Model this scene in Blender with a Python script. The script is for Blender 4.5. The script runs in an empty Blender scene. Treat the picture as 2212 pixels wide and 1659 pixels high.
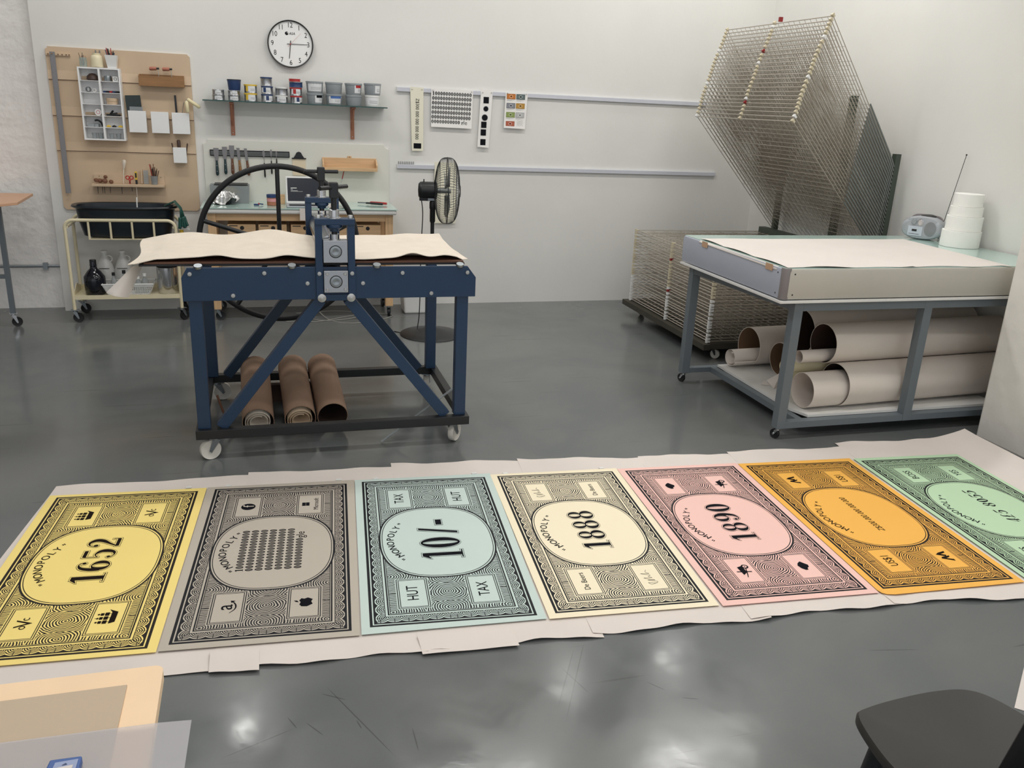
import bpy, math, random
from mathutils import Vector, Matrix
random.seed(7)
PI = math.pi
SC = bpy.context.scene
COL = SC.collection

# ---------------------------------------------------------------- camera, light, exposure
cam_d = bpy.data.cameras.new('camera'); cam = bpy.data.objects.new('camera', cam_d); COL.objects.link(cam)
R_ = Vector((0.96128148, -0.27200536, 0.04417007)); U_ = Vector((0.04495351, 0.3129265, 0.94871291)); F_ = Vector((0.27187698, 0.90999455, -0.31303805))
cam.matrix_world = Matrix(((R_.x, U_.x, -F_.x, 0), (R_.y, U_.y, -F_.y, 0), (R_.z, U_.z, -F_.z, 1.6), (0, 0, 0, 1)))
cam_d.sensor_width = 36.0; cam_d.lens = 36.0 * 1828.4 / 2212; cam_d.clip_start = 0.05
SC.camera = cam
SC.view_settings.view_transform = 'Standard'; SC.view_settings.look = 'None'
SC.view_settings.gamma = 1.0; SC.view_settings.use_curve_mapping = False
SC.view_settings.exposure = 0.0
w = bpy.data.worlds.new('world'); SC.world = w; w.use_nodes = True
w.node_tree.nodes['Background'].inputs[0].default_value = (0.93, 0.96, 1.0, 1)
w.node_tree.nodes['Background'].inputs[1].default_value = 0.95
CEIL = 3.7
LAMPS = [(-0.7, 5.2), (1.5, 5.2), (3.3, 5.2), (-0.7, 2.9), (1.5, 2.9), (3.3, 2.9), (0.1, 0.6), (2.3, 0.6)]
def area(x, y, z, sx, sy, e, col=(1, .985, .955)):
    l = bpy.data.lights.new('ceiling_lamp_light', 'AREA'); l.shape = 'RECTANGLE'; l.size = sx; l.size_y = sy; l.energy = e; l.color = col
    o = bpy.data.objects.new('ceiling_lamp_light', l); o.location = (x, y, z); COL.objects.link(o); return o
for lx, ly in LAMPS:
    area(lx, ly, CEIL - 0.075, 1.2, 0.28, 20)
SPOTS = [(-.33, 6.42), (2.58, 6.35), (3.72, 6.42), (-2.2, 6.42)]
for lx, ly in SPOTS:
    area(lx, ly, CEIL - 0.085, .26, .26, 5)

# ---------------------------------------------------------------- colour and materials
def s2l(c): return c / 12.92 if c <= 0.04045 else ((c + 0.055) / 1.055) ** 2.4
def rgb(r, g, b): return (s2l(r / 255), s2l(g / 255), s2l(b / 255), 1)
MATS = {}
def mat(name, col, rough=.55, metal=0, noise=0, nscale=8, bump=0, bscale=60, trans=0, alpha=1, spec=.5, coat=0, col2=None, stretch=None, detail=4, bdist=.01):
    if name in MATS: return MATS[name]
    m = bpy.data.materials.new(name); m.use_nodes = True; MATS[name] = m
    nt = m.node_tree; N = nt.nodes; L = nt.links; b = N['Principled BSDF']
    b.inputs['Base Color'].default_value = col; b.inputs['Roughness'].default_value = rough; b.inputs['Metallic'].default_value = metal
    b.inputs['Specular IOR Level'].default_value = spec; b.inputs['Transmission Weight'].default_value = trans
    b.inputs['Alpha'].default_value = alpha; b.inputs['Coat Weight'].default_value = coat
    tc = N.new('ShaderNodeTexCoord'); src = tc.outputs['Object']
    if stretch:
        mp = N.new('ShaderNodeMapping'); mp.inputs['Scale'].default_value = stretch; L.new(src, mp.inputs[0]); src = mp.outputs[0]
    if noise or col2:
        n = N.new('ShaderNodeTexNoise'); n.inputs['Scale'].default_value = nscale; n.inputs['Detail'].default_value = detail; L.new(src, n.inputs[0])
        mx = N.new('ShaderNodeMix'); mx.data_type = 'RGBA'
        c2 = col2 if col2 else tuple(max(0, c * (1 - noise)) for c in col[:3]) + (1,)
        mx.inputs[6].default_value = col; mx.inputs[7].default_value = c2
        r = N.new('ShaderNodeMapRange'); r.inputs[1].default_value = .35; r.inputs[2].default_value = .68; L.new(n.outputs[0], r.inputs[0])
        L.new(r.outputs[0], mx.inputs[0]); L.new(mx.outputs[2], b.inputs['Base Color'])
    if bump:
        n2 = N.new('ShaderNodeTexNoise'); n2.inputs['Scale'].default_value = bscale; n2.inputs['Detail'].default_value = 5; L.new(src, n2.inputs[0])
        bp = N.new('ShaderNodeBump'); bp.inputs['Strength'].default_value = bump; bp.inputs['Distance'].default_value = bdist
        L.new(n2.outputs[0], bp.inputs['Height']); L.new(bp.outputs[0], b.inputs['Normal'])
    return m
def glassy(name, col, rough=.03, mixc=.75, tint=None):
    # thin clear sheet: mostly transparent, tinted, with a glossy coat (no caustic noise)
    if name in MATS: return MATS[name]
    m = bpy.data.materials.new(name); m.use_nodes = True; MATS[name] = m
    nt = m.node_tree; N = nt.nodes; L = nt.links; b = N['Principled BSDF']; out = N['Material Output']
    b.inputs['Base Color'].default_value = col; b.inputs['Roughness'].default_value = rough
    t = N.new('ShaderNodeBsdfTransparent'); t.inputs[0].default_value = tint or tuple(min(1, .35 + .65 * c ** .5) for c in col[:3]) + (1,)
    mx = N.new('ShaderNodeMixShader'); mx.inputs[0].default_value = mixc
    L.new(b.outputs[0], mx.inputs[1]); L.new(t.outputs[0], mx.inputs[2]); L.new(mx.outputs[0], out.inputs[0]); return m

M_wall = mat('wall_paint', rgb(232, 231, 227), .75, bump=.12, bscale=14, noise=.05, nscale=1.3)
M_rough = mat('rough_plaster', rgb(246, 243, 240), .8, bump=.45, bscale=13, noise=.05, nscale=5, bdist=.03)
M_pill = mat('pillar_plaster', rgb(236, 232, 226), .8, bump=.22, bscale=9, noise=.06, nscale=3, bdist=.03)
M_ceil = mat('ceiling_paint', rgb(235, 233, 228), .8)
M_blue = mat('blue_enamel', rgb(24, 52, 82), .38, bump=.15, bscale=220, bdist=.002)
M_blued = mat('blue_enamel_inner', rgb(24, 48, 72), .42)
M_blackst = mat('black_steel', rgb(26, 28, 31), .4)
M_rubber = mat('black_rubber', rgb(24, 24, 26), .6)
M_steel = mat('brushed_steel', rgb(178, 180, 184), .3, 1, bump=.1, bscale=80, stretch=(1, 1, 12))
M_chrome = mat('chrome', rgb(205, 206, 208), .18, 1)
M_zinc = mat('zinc_bolt', rgb(190, 190, 188), .35, .9)
M_galv = mat('galvanised', rgb(150, 156, 160), .35, .9)
M_nylon = mat('white_nylon', rgb(222, 217, 207), .45)
M_felt = mat('cream_felt', rgb(226, 215, 200), .95, noise=.06, nscale=12, bump=.5, bscale=260, bdist=.003)
M_brown = mat('brown_board', rgb(98, 66, 50), .6)
M_card = mat('kraft_cardboard', rgb(160, 130, 108), .8, noise=.12, nscale=6, stretch=(1, .6, 1))
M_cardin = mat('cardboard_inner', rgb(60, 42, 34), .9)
M_paper = mat('newsprint_paper', rgb(228, 218, 211), .85, noise=.05, nscale=3, bump=.12, bscale=6)
M_paperw = mat('white_paper', rgb(222, 214, 208), .8, noise=.03, nscale=4)
M_poster = mat('poster_paper', rgb(242, 240, 237), .8)
M_paperb = mat('cream_paper', rgb(236, 232, 212), .8)
M_ply = mat('birch_plywood', rgb(212, 187, 158), .6, noise=.09, nscale=2.4, stretch=(1, 1, .35), bump=.05, bscale=60)
M_plye = mat('plywood_edge', rgb(176, 140, 104), .7)
M_pine = mat('pine_wood', rgb(226, 188, 144), .5, noise=.2, nscale=7, stretch=(.6, 4, 8), detail=6)
M_pinev = mat('pine_wood_upright', rgb(222, 184, 140), .5, noise=.22, nscale=7, stretch=(8, 4, .6), detail=6)
M_wood2 = mat('oak_tray', rgb(158, 116, 74), .55, noise=.2, nscale=9, stretch=(.7, 4, 6))
M_slab = mat('white_slab', rgb(226, 225, 222), .3, noise=.05, nscale=6)
M_white = mat('white_plastic', rgb(232, 232, 230), .4)
M_whitem = mat('white_painted_metal', rgb(240, 240, 240), .45)
M_cream = mat('cream_enamel', rgb(228, 217, 184), .35)
M_tub = mat('dark_plastic', rgb(26, 34, 42), .3)
M_black = mat('black_plastic', rgb(22, 24, 27), .4)
M_rail = mat('grey_rail', rgb(205, 207, 216), .45)
M_glasstop = mat('glass_top', rgb(186, 212, 204), .06, spec=.6, coat=.3)
M_glassedge = mat('glass_edge', rgb(40, 74, 70), .15)
M_glass = glassy('clear_glass', rgb(215, 228, 225), .03, .78)
M_clear = glassy('clear_plastic', rgb(190, 196, 198), .12, .62)
M_copper = mat('copper_bracket', rgb(176, 116, 88), .45, noise=.12, nscale=20)
M_wires = mat('rack_wire', rgb(180, 172, 160), .38, .35)
M_wired = mat('rack_spring', rgb(130, 134, 132), .4, .5)
M_clip = mat('ivory_clip', rgb(208, 198, 172), .55)
M_clipred = mat('red_clip', rgb(140, 30, 30), .5)
M_green = mat('dark_green_paint', rgb(66, 76, 66), .5)
M_deck = mat('dark_deck_wood', rgb(66, 62, 52), .7, noise=.2, nscale=8)
M_tabgrey = mat('grey_painted_steel', rgb(104, 112, 118), .45)
M_alu = mat('pale_green_aluminium', rgb(190, 186, 176), .42, noise=.05, nscale=3)
M_alub = mat('pale_blue_aluminium', rgb(170, 175, 188), .42, noise=.05, nscale=3)
M_endcap = mat('grey_corner_cap', rgb(128, 122, 122), .5)
M_tape = mat('brown_tape', rgb(196, 160, 130), .5)
M_tubew = mat('white_tube', rgb(222, 212, 203), .6, noise=.05, nscale=3, bump=.05, bscale=5)
M_tubecream = mat('cream_roll', rgb(232, 222, 186), .6)
M_rollp = mat('paper_towel', rgb(244, 244, 240), .9, bump=.1, bscale=120)
M_silver = mat('silver_plastic', rgb(176, 180, 186), .35, .3)
M_screen = mat('laptop_screen', rgb(20, 28, 42), .2)
M_red = mat('red_plastic', rgb(178, 44, 46), .4)
M_yellow = mat('yellow_plastic', rgb(226, 190, 60), .4)
M_navy = mat('navy_plastic', rgb(36, 60, 104), .4)
M_gloves = mat('green_rubber', rgb(26, 78, 70), .45)
M_ink = mat('black_ink', rgb(16, 18, 24), .7, spec=.15)
M_dwood = mat('dark_wood', rgb(70, 50, 42), .55)
M_foil = mat('foil', rgb(215, 215, 215), .25, 1, bump=.8, bscale=30, bdist=.01)
M_cable = mat('grey_cable', rgb(150, 148, 142), .5)
M_chair = mat('chair_black', rgb(44, 42, 40), .5, noise=.15, nscale=10)
M_chairb = mat('chair_edge', rgb(20, 22, 27), .5)
M_board = mat('cream_table_board', rgb(250, 218, 180), .55, noise=.05, nscale=12)
M_greysheet = mat('grey_sheet', rgb(196, 176, 152), .7)
M_dgrey = mat('tub_grey', rgb(150, 156, 160), .45)
M_handle = mat('handle_wood', rgb(112, 74, 54), .5)
M_handleg = mat('handle_green', rgb(40, 62, 66), .5)
M_blade = mat('dull_blade', rgb(136, 134, 136), .42, .35)
M_dialw = mat('clock_dial_white', rgb(246, 246, 244), .8)
M_skin = mat('pink_handle', rgb(178, 112, 92), .5)

SCUFFS = [(-0.171, 1.849, 0.019, 1.922), (-0.003, 1.971, 0.022, 1.916), (0.103, 2.085, 0.265, 1.748), (0.09, 2.047, 0.161, 2.003), (0.911, 2.12, 0.731, 1.782), (0.867, 2.093, 0.728, 1.84), (0.795, 2.015, 0.839, 1.876), (1.021, 1.894, 1.063, 1.842), (1.09, 1.805, 1.142, 1.787), (0.177, 1.917, 0.188, 1.878), (0.044, 1.938, 0.089, 1.874), (1.776, 1.883, 1.962, 1.847), (0.319, 1.857, 0.321, 1.76), (-0.075, 2.251, 0.03, 2.183)]
def floor_mat():
    m = bpy.data.materials.new('grey_painted_concrete'); m.use_nodes = True
    nt = m.node_tree; N = nt.nodes; L = nt.links; b = N['Principled BSDF']
    tc = N.new('ShaderNodeTexCoord')
    def noise(sc, det, dist=0, st=None):
        src = tc.outputs['Object']
        if st:
            mp = N.new('ShaderNodeMapping'); mp.inputs['Scale'].default_value = st; L.new(src, mp.inputs[0]); src = mp.outputs[0]
        n = N.new('ShaderNodeTexNoise'); n.inputs['Scale'].default_value = sc; n.inputs['Detail'].default_value = det; n.inputs['Distortion'].default_value = dist
        L.new(src, n.inputs[0]); return n.outputs[0]
    def rng(o, a, b_, c, d):
        r = N.new('ShaderNodeMapRange'); r.inputs[1].default_value = a; r.inputs[2].default_value = b_; r.inputs[3].default_value = c; r.inputs[4].default_value = d
        L.new(o, r.inputs[0]); return r.outputs[0]
    mx = N.new('ShaderNodeMix'); mx.data_type = 'RGBA'; mx.inputs[6].default_value = rgb(110, 112, 111); mx.inputs[7].default_value = rgb(96, 100, 101)
    L.new(rng(noise(1.1, 5, .6), .35, .65, 0, 1), mx.inputs[0])
    # fine straight scratches in a few directions
    last = mx.outputs[2]
    for ang, st, thr in ((.35, (1.1, 34, 1), .735), (-.5, (1.5, 46, 1), .745), (1.2, (1.6, 52, 1), .75), (2.3, (2.2, 60, 1), .755)):
        mp = N.new('ShaderNodeMapping'); mp.inputs['Rotation'].default_value = (0, 0, ang); mp.inputs['Scale'].default_value = st
        L.new(tc.outputs['Object'], mp.inputs[0]); n = N.new('ShaderNodeTexNoise'); n.inputs['Scale'].default_value = 1.0; n.inputs['Detail'].default_value = 1; L.new(mp.outputs[0], n.inputs[0])
        f = rng(n.outputs[0], thr, thr + .03, 0, .4); mx2 = N.new('ShaderNodeMix'); mx2.data_type = 'RGBA'; mx2.inputs[7].default_value = rgb(70, 70, 68)
        L.new(f, mx2.inputs[0]); L.new(last, mx2.inputs[6]); last = mx2.outputs[2]
    # individual scuff marks: start x, y, end x, y in metres on the floor
    for (ax, ay, bx, by) in SCUFFS:
        ln = math.hypot(bx - ax, by - ay) / 2; mp = N.new('ShaderNodeMapping'); mp.vector_type = 'TEXTURE'; mp.inputs['Location'].default_value = ((ax + bx) / 2, (ay + by) / 2, 0); mp.inputs['Rotation'].default_value = (0, 0, math.atan2(by - ay, bx - ax)); mp.inputs['Scale'].default_value = (ln, .0022, 1)
        L.new(tc.outputs['Object'], mp.inputs[0]); vl = N.new('ShaderNodeVectorMath'); vl.operation = 'LENGTH'; L.new(mp.outputs[0], vl.inputs[0])
        sx = N.new('ShaderNodeSeparateXYZ'); L.new(mp.outputs[0], sx.inputs[0])
        f = rng(vl.outputs['Value'], .75, 1.0, .5, 0); mx2 = N.new('ShaderNodeMix'); mx2.data_type = 'RGBA'; mx2.inputs[7].default_value = rgb(52, 52, 50)
        L.new(f, mx2.inputs[0]); L.new(last, mx2.inputs[6]); last = mx2.outputs[2]
    L.new(last, b.inputs['Base Color'])
    L.new(rng(noise(4.5, 9, .8), .30, .70, .10, .25), b.inputs['Roughness'])
    b.inputs['Specular IOR Level'].default_value = .45
    bp = N.new('ShaderNodeBump'); bp.inputs['Strength'].default_value = .10; bp.inputs['Distance'].default_value = .006
    L.new(noise(7, 7, .3), bp.inputs['Height']); L.new(bp.outputs[0], b.inputs['Normal'])
    return m

# ---------------------------------------------------------------- mesh builder
class MB:
    def __init__(s): s.v = []; s.f = []; s.m = []; s.sm = []; s.T = None
    def add(s, vs, fs, mi=0, sm=False):
        o = len(s.v)
        for p in vs:
            p = Vector(p)
            if s.T is not None: p = s.T @ p
            s.v.append(p)
        for f in fs: s.f.append([o + i for i in f]); s.m.append(mi); s.sm.append(sm)
        return s
    def box(s, x0, x1, y0, y1, z0, z1, mi=0):
        return s.add([(x0, y0, z0), (x1, y0, z0), (x1, y1, z0), (x0, y1, z0), (x0, y0, z1), (x1, y0, z1), (x1, y1, z1), (x0, y1, z1)],
                     [(0, 3, 2, 1), (4, 5, 6, 7), (0, 1, 5, 4), (1, 2, 6, 5), (2, 3, 7, 6), (3, 0, 4, 7)], mi)
    def bar(s, a, b, w, h, up=(0, 0, 1), mi=0):
        a = Vector(a); b = Vector(b); d = (b - a).normalized(); u = Vector(up)
        if abs(d.dot(u)) > .98: u = Vector((0, 1, 0))
        sd = d.cross(u).normalized(); u = sd.cross(d).normalized()
        vs = []
        for p in (a, b):
            for i, j in ((-1, -1), (1, -1), (1, 1), (-1, 1)): vs.append(p + sd * (w / 2 * i) + u * (h / 2 * j))
        return s.add(vs, [(3, 2, 1, 0), (4, 5, 6, 7), (0, 1, 5, 4), (1, 2, 6, 5), (2, 3, 7, 6), (3, 0, 4, 7)], mi)
    def tube(s, pts, r, n=8, closed=False, cap=True, mi=0):
        pts = [Vector(p) for p in pts]; k = len(pts); rr = r if isinstance(r, (list, tuple)) else [r] * k
        vs = []; prev = None
        for i, p in enumerate(pts):
            a = pts[i - 1] if (i > 0 or closed) else p; b = pts[(i + 1) % k] if (i < k - 1 or closed) else p
            t = (b - a).normalized()
            if prev is None:
                u = Vector((0, 0, 1)) if abs(t.z) < .9 else Vector((1, 0, 0))
                nx = t.cross(u).normalized()
            else:
                nx = (prev - t * prev.dot(t))
                nx = nx.normalized() if nx.length > 1e-6 else t.orthogonal().normalized()
            prev = nx; ny = t.cross(nx)
            for j in range(n):
                q = 2 * PI * j / n; vs.append(p + (nx * math.cos(q) + ny * math.sin(q)) * rr[i])
        fs = []
        for i in range(k if closed else k - 1):
            a = i * n; b = ((i + 1) % k) * n
            for j in range(n): fs.append((a + j, a + (j + 1) % n, b + (j + 1) % n, b + j))
        s.add(vs, fs, mi, True)
        if cap and not closed:
            s.add(vs[:n], [tuple(range(n))[::-1]], mi); s.add(vs[-n:], [tuple(range(n))], mi)
        return s
    def cyl(s, a, b, r, n=20, mi=0): return s.tube([a, b], r, n, mi=mi)
    def lathe(s, prof, c=(0, 0, 0), n=28, axis=(0, 0, 1), mi=0, sx=1, sy=1, sm=True, cap=True):
        ax = Vector(axis).normalized(); q = Vector((0, 0, 1)).rotation_difference(ax).to_matrix(); c = Vector(c)
        vs = []; fs = []
        for r, z in prof:
            for j in range(n):
                t = 2 * PI * j / n; vs.append(c + q @ Vector((r * math.cos(t) * sx, r * math.sin(t) * sy, z)))
        for i in range(len(prof) - 1):
            for j in range(n): fs.append((i * n + j, i * n + (j + 1) % n, (i + 1) * n + (j + 1) % n, (i + 1) * n + j))
        if cap and prof[0][0] > 1e-5: fs.append(tuple(range(n))[::-1])
        if cap and prof[-1][0] > 1e-5: fs.append(tuple(range((len(prof) - 1) * n, len(prof) * n)))
        return s.add(vs, fs, mi, sm)
    def prism(s, poly, o, ex, ey, depth, mi=0):
        o = Vector(o); ex = Vector(ex); ey = Vector(ey); nz = ex.cross(ey).normalized(); n = len(poly)
        v = [o + ex * p[0] + ey * p[1] for p in poly]; v2 = [p + nz * depth for p in v]
        fs = [tuple(range(n))[::-1], tuple(range(n, 2 * n))] + [(i, (i + 1) % n, n + (i + 1) % n, n + i) for i in range(n)]
        return s.add(v + v2, fs, mi)
    def grid(s, fn, nu, nv, mi=0, thick=0, sm=True):
        vs = [Vector(fn(i / nu, j / nv)) for j in range(nv + 1) for i in range(nu + 1)]
        fs = [(j * (nu + 1) + i, j * (nu + 1) + i + 1, (j + 1) * (nu + 1) + i + 1, (j + 1) * (nu + 1) + i) for j in range(nv) for i in range(nu)]
        if thick:
            n = len(vs); vs2 = [p - Vector((0, 0, thick)) for p in vs]
            fs2 = [tuple(n + k for k in f[::-1]) for f in fs]
            e = [i for i in range(nu + 1)] + [j * (nu + 1) + nu for j in range(1, nv + 1)] + [nv * (nu + 1) + i for i in range(nu - 1, -1, -1)] + [j * (nu + 1) for j in range(nv - 1, 0, -1)]
            fe = [(e[k], n + e[k], n + e[(k + 1) % len(e)], e[(k + 1) % len(e)]) for k in range(len(e))]
            s.add(vs + vs2, fs + fs2, mi, sm); o = len(s.v) - 2 * n
            for f in fe: s.f.append([o + k for k in f]); s.m.append(mi); s.sm.append(False)
            return s
        return s.add(vs, fs, mi, sm)
    def build(s, name, mats, parent=None, bev=0, loc=None, solid=0, autoloc=False):
        me = bpy.data.meshes.new(name)
        off = Vector(loc) if loc is not None else Vector((0, 0, 0))
        if loc is None and parent is None and s.v:
            xs = [p.x for p in s.v]; ys = [p.y for p in s.v]; zs = [p.z for p in s.v]
            off = Vector(((min(xs) + max(xs)) / 2, (min(ys) + max(ys)) / 2, min(zs)))
        elif parent is not None:
            q = parent
            while q is not None: off = off + q.location; q = q.parent
        me.from_pydata([p - off for p in s.v], [], s.f)
        if not isinstance(mats, (list, tuple)): mats = [mats]
        for m in mats: me.materials.append(m)
        me.polygons.foreach_set('material_index', s.m); me.polygons.foreach_set('use_smooth', s.sm); me.update()
        if any(s.sm): me.set_sharp_from_angle(angle=.75)
        o = bpy.data.objects.new(name, me); COL.objects.link(o)
        if parent is not None: o.parent = parent
        else: o.location = off
        if bev:
            b = o.modifiers.new('bevel', 'BEVEL'); b.width = bev; b.segments = 2; b.limit_method = 'ANGLE'; b.angle_limit = .7
        if solid:
            b = o.modifiers.new('thickness', 'SOLIDIFY'); b.thickness = solid; b.offset = 0
        return o
def tag(o, label, cat, group=None, kind=None):
    if kind: o['kind'] = kind
    if label: o['label'] = label
    if cat: o['category'] = cat
    if group: o['group'] = group
    return o
def thing(name, label, cat, loc=(0, 0, 0), group=None):
    o = bpy.data.objects.new(name, None); o.empty_display_size = .05; COL.objects.link(o); o.location = loc
    return tag(o, label, cat, group)
def struct(o): o['kind'] = 'structure'; return o
def dup(o, loc=None, parent=None):
    c = o.copy(); COL.objects.link(c); c.parent = parent
    if loc is not None: c.location = loc
    for ch in o.children: dup(ch, None, c)
    return c
def arc(c, r, a0, a1, n, ex=(1, 0, 0), ey=(0, 0, 1)):
    c = Vector(c); ex = Vector(ex); ey = Vector(ey)
    return [c + ex * r * math.cos(a0 + (a1 - a0) * i / n) + ey * r * math.sin(a0 + (a1 - a0) * i / n) for i in range(n + 1)]
def smooth(pts, k=6, closed=False):
    P = [Vector(p) for p in pts]; n = len(P); out = []
    rng = range(n if closed else n - 1)
    for i in rng:
        p0 = P[(i - 1) % n] if (closed or i > 0) else P[0]; p1 = P[i]; p2 = P[(i + 1) % n]; p3 = P[(i + 2) % n] if (closed or i < n - 2) else P[-1]
        for j in range(k):
            t = j / k
            out.append(.5 * ((2 * p1) + (p2 - p0) * t + (2 * p0 - 5 * p1 + 4 * p2 - p3) * t * t + (3 * p1 - p0 - 3 * p2 + p3) * t ** 3))
    if not closed: out.append(P[-1])
    return out

# ---------------------------------------------------------------- writing
_tc = {}
def text_mesh(txt, size=1, shear=0, align='CENTER', spacing=1):
    k = (txt, shear, align, spacing)
    if k not in _tc:
        c = bpy.data.curves.new('t', 'FONT'); c.body = txt; c.size = 1; c.shear = shear; c.align_x = align; c.align_y = 'CENTER'; c.space_character = spacing
        c.resolution_u = 4
        o = bpy.data.objects.new('t', c); COL.objects.link(o)
        dg = bpy.context.evaluated_depsgraph_get(); dg.update(); me = o.evaluated_get(dg).to_mesh()
        _tc[k] = ([tuple(v.co[:2]) for v in me.vertices], [tuple(p.vertices) for p in me.polygons])
        o.evaluated_get(dg).to_mesh_clear(); bpy.data.objects.remove(o); bpy.data.curves.remove(c)
    vs, fs = _tc[k]
    return [(x * size, y * size) for x, y in vs], fs
class Fr:
    """flat drawing frame on a surface: origin, right, up; z = lift off the surface"""
    def __init__(s, mb, o, ex, ey): s.k = 0; s.mb = mb; s.o = Vector(o); s.ex = Vector(ex).normalized(); s.ey = Vector(ey).normalized(); s.n = s.ex.cross(s.ey)
    def P(s, x, y, z): return s.o + s.ex * x + s.ey * y + s.n * z
    def up(s, z): s.k = (s.k + 1) % 9; return z + s.k * 6e-6
    def poly(s, pts, mi=1, z=.0006):
        z = s.up(z); s.mb.add([s.P(x, y, z) for x, y in pts], [tuple(range(len(pts)))], mi)
    def rect(s, x0, x1, y0, y1, mi=1, z=.0006): s.poly([(x0, y0), (x1, y0), (x1, y1), (x0, y1)], mi, z)
    def text(s, txt, x, y, size, mi=1, z=.0006, rot=0, shear=0, align='CENTER', sx=1, spacing=1):
        z = s.up(z); vs, fs = text_mesh(txt, size, shear, align, spacing); c, si = math.cos(rot), math.sin(rot)
        s.mb.add([s.P(x + (a * sx) * c - b * si, y + (a * sx) * si + b * c, z) for a, b in vs], fs, mi)
    def ring(s, cx, cy, rx, ry, ix, iy, mi=1, z=.0006, n=28):
        z = s.up(z); vs = [s.P(cx + rx * math.cos(2 * PI * i / n), cy + ry * math.sin(2 * PI * i / n), z) for i in range(n)] + [s.P(cx + ix * math.cos(2 * PI * i / n), cy + iy * math.sin(2 * PI * i / n), z) for i in range(n)]
        s.mb.add(vs, [(i, (i + 1) % n, n + (i + 1) % n, n + i) for i in range(n)], mi)
    def disc(s, cx, cy, rx, ry=None, mi=1, z=.0006, n=24):
        ry = ry or rx; s.poly([(cx + rx * math.cos(2 * PI * i / n), cy + ry * math.sin(2 * PI * i / n)) for i in range(n)], mi, z)
    def stroke(s, pts, ws, mi=1, z=.0006, k=5):
        z = s.up(z); P = smooth([(p[0], p[1], w) for p, w in zip(pts, ws)], k); vs = []
        for i, p in enumerate(P):
            a = P[max(0, i - 1)]; b = P[min(len(P) - 1, i + 1)]; t = Vector((b.x - a.x, b.y - a.y)); t = t.normalized() if t.length > 0 else Vector((1, 0)); n = Vector((-t.y, t.x)) * p.z / 2
            vs += [s.P(p.x + n.x, p.y + n.y, z), s.P(p.x - n.x, p.y - n.y, z)]
        s.mb.add(vs, [(2 * i + 1, 2 * i + 3, 2 * i + 2, 2 * i) for i in range(len(P) - 1)], mi)
    def glyph(s, ch, x, y, w, h, g=0, mi=1, z=.0006, shear=0):
        """one heavy serif figure in a w by h box with lower left corner at x, y; g widens every stroke"""
        def T(a, b): return (x + a * w + shear * b * h, y + b * h)
        def R(a0, a1, b0, b1): s.poly([T(a0 - gx, b0 - gy), T(a1 + gx, b0 - gy), T(a1 + gx, b1 + gy), T(a0 - gx, b1 + gy)], mi, z)
        def O(cx, cy, rx, ry, ix, iy):
            X, Y = T(cx, cy); s.ring(X, Y, rx * w + g, ry * h + g, max(ix * w - g, .0004), max(iy * h - g, .0004), mi, z)
        def S(pts, ws): s.stroke([T(*p) for p in pts], [q * w + 2 * g for q in ws], mi, z)
        def D(cx, cy, r): X, Y = T(cx, cy); s.disc(X, Y, r * w + g, r * w + g, mi, z)
        gx = g / w; gy = g / h
        if ch == '0': O(.5, .5, .46, .5, .16, .44)
        elif ch == '1':
            R(.36, .68, .02, 1); R(.12, .92, 0, .035); s.poly([T(.36, 1 + gy), T(.1 - gx, .82), T(.1 - gx, .79 - gy), T(.36, .85 - gy)], mi, z)
        elif ch == '8': O(.5, .74, .4, .26, .17, .22); O(.5, .27, .47, .27, .2, .23)
        elif ch in '69':
            if ch == '9': T0 = T; T = lambda a, b: T0(1 - a, 1 - b)
            O(.52, .29, .45, .29, .18, .25); S([(.14, .26), (.15, .55), (.3, .85), (.6, .97), (.82, .9)], [.24, .27, .2, .07, .06]); D(.78, .82, .1)
        elif ch == '5':
            R(.2, .88, .88, 1); R(.17, .23, .5, .95); S([(.2, .52), (.45, .62), (.76, .5), (.82, .3), (.68, .08), (.4, .02), (.14, .1)], [.05, .08, .24, .3, .2, .07, .06]); D(.18, .17, .1)
        elif ch == '2':
            D(.22, .74, .11); S([(.14, .78), (.28, .95), (.55, .97), (.76, .8), (.7, .58), (.42, .34), (.12, .07)], [.05, .07, .16, .28, .26, .14, .08]); R(.1, .86, 0, .12); R(.84, .9, .02, .26)
        elif ch == '/': s.poly([T(.2 - gx, -gy), T(.42 + gx, -gy), T(.9 + gx, 1 + gy), T(.68 - gx, 1 + gy)], mi, z)
        elif ch == '-': R(.1, .8, .36, .52)
        elif ch == '3': D(.2, .76, .1); S([(.15, .82), (.4, .98), (.75, .84), (.7, .6), (.42, .53)], [.05, .08, .24, .2, .06]); S([(.42, .53), (.8, .42), (.84, .2), (.5, .02), (.15, .12)], [.06, .24, .28, .1, .05]); D(.18, .2, .1)
        elif ch == '4': R(.58, .84, .02, 1); R(.4, 1, 0, .035); R(.06, 1, .26, .31); s.poly([T(.06 - gx, .29), T(.12, .27), T(.64, .93), T(.6, 1 + gy)], mi, z)
        elif ch == 'L': S([(.8, .85), (.62, .98), (.42, .8), (.45, .4), (.3, .06)], [.06, .1, .22, .22, .08]); R(.12, .9, 0, .08); R(.2, .72, .45, .5)
    def fancy(s, chars, x0, h, widths, outline=True, z=.0006, y=0, shear=0):
        x = x0
        for ch, wd in zip(chars, widths):
            if ch != ' ':
                if outline:
                    s.glyph(ch, x, y, wd, h, .0048, 1, z, shear); s.glyph(ch, x, y, wd, h, .0032, 2, z + .0002, shear); s.glyph(ch, x, y, wd, h, 0, 1, z + .0004, shear)
                else: s.glyph(ch, x, y, wd, h, 0, 1, z, shear)
            x += wd * 1.16
        return x

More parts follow.
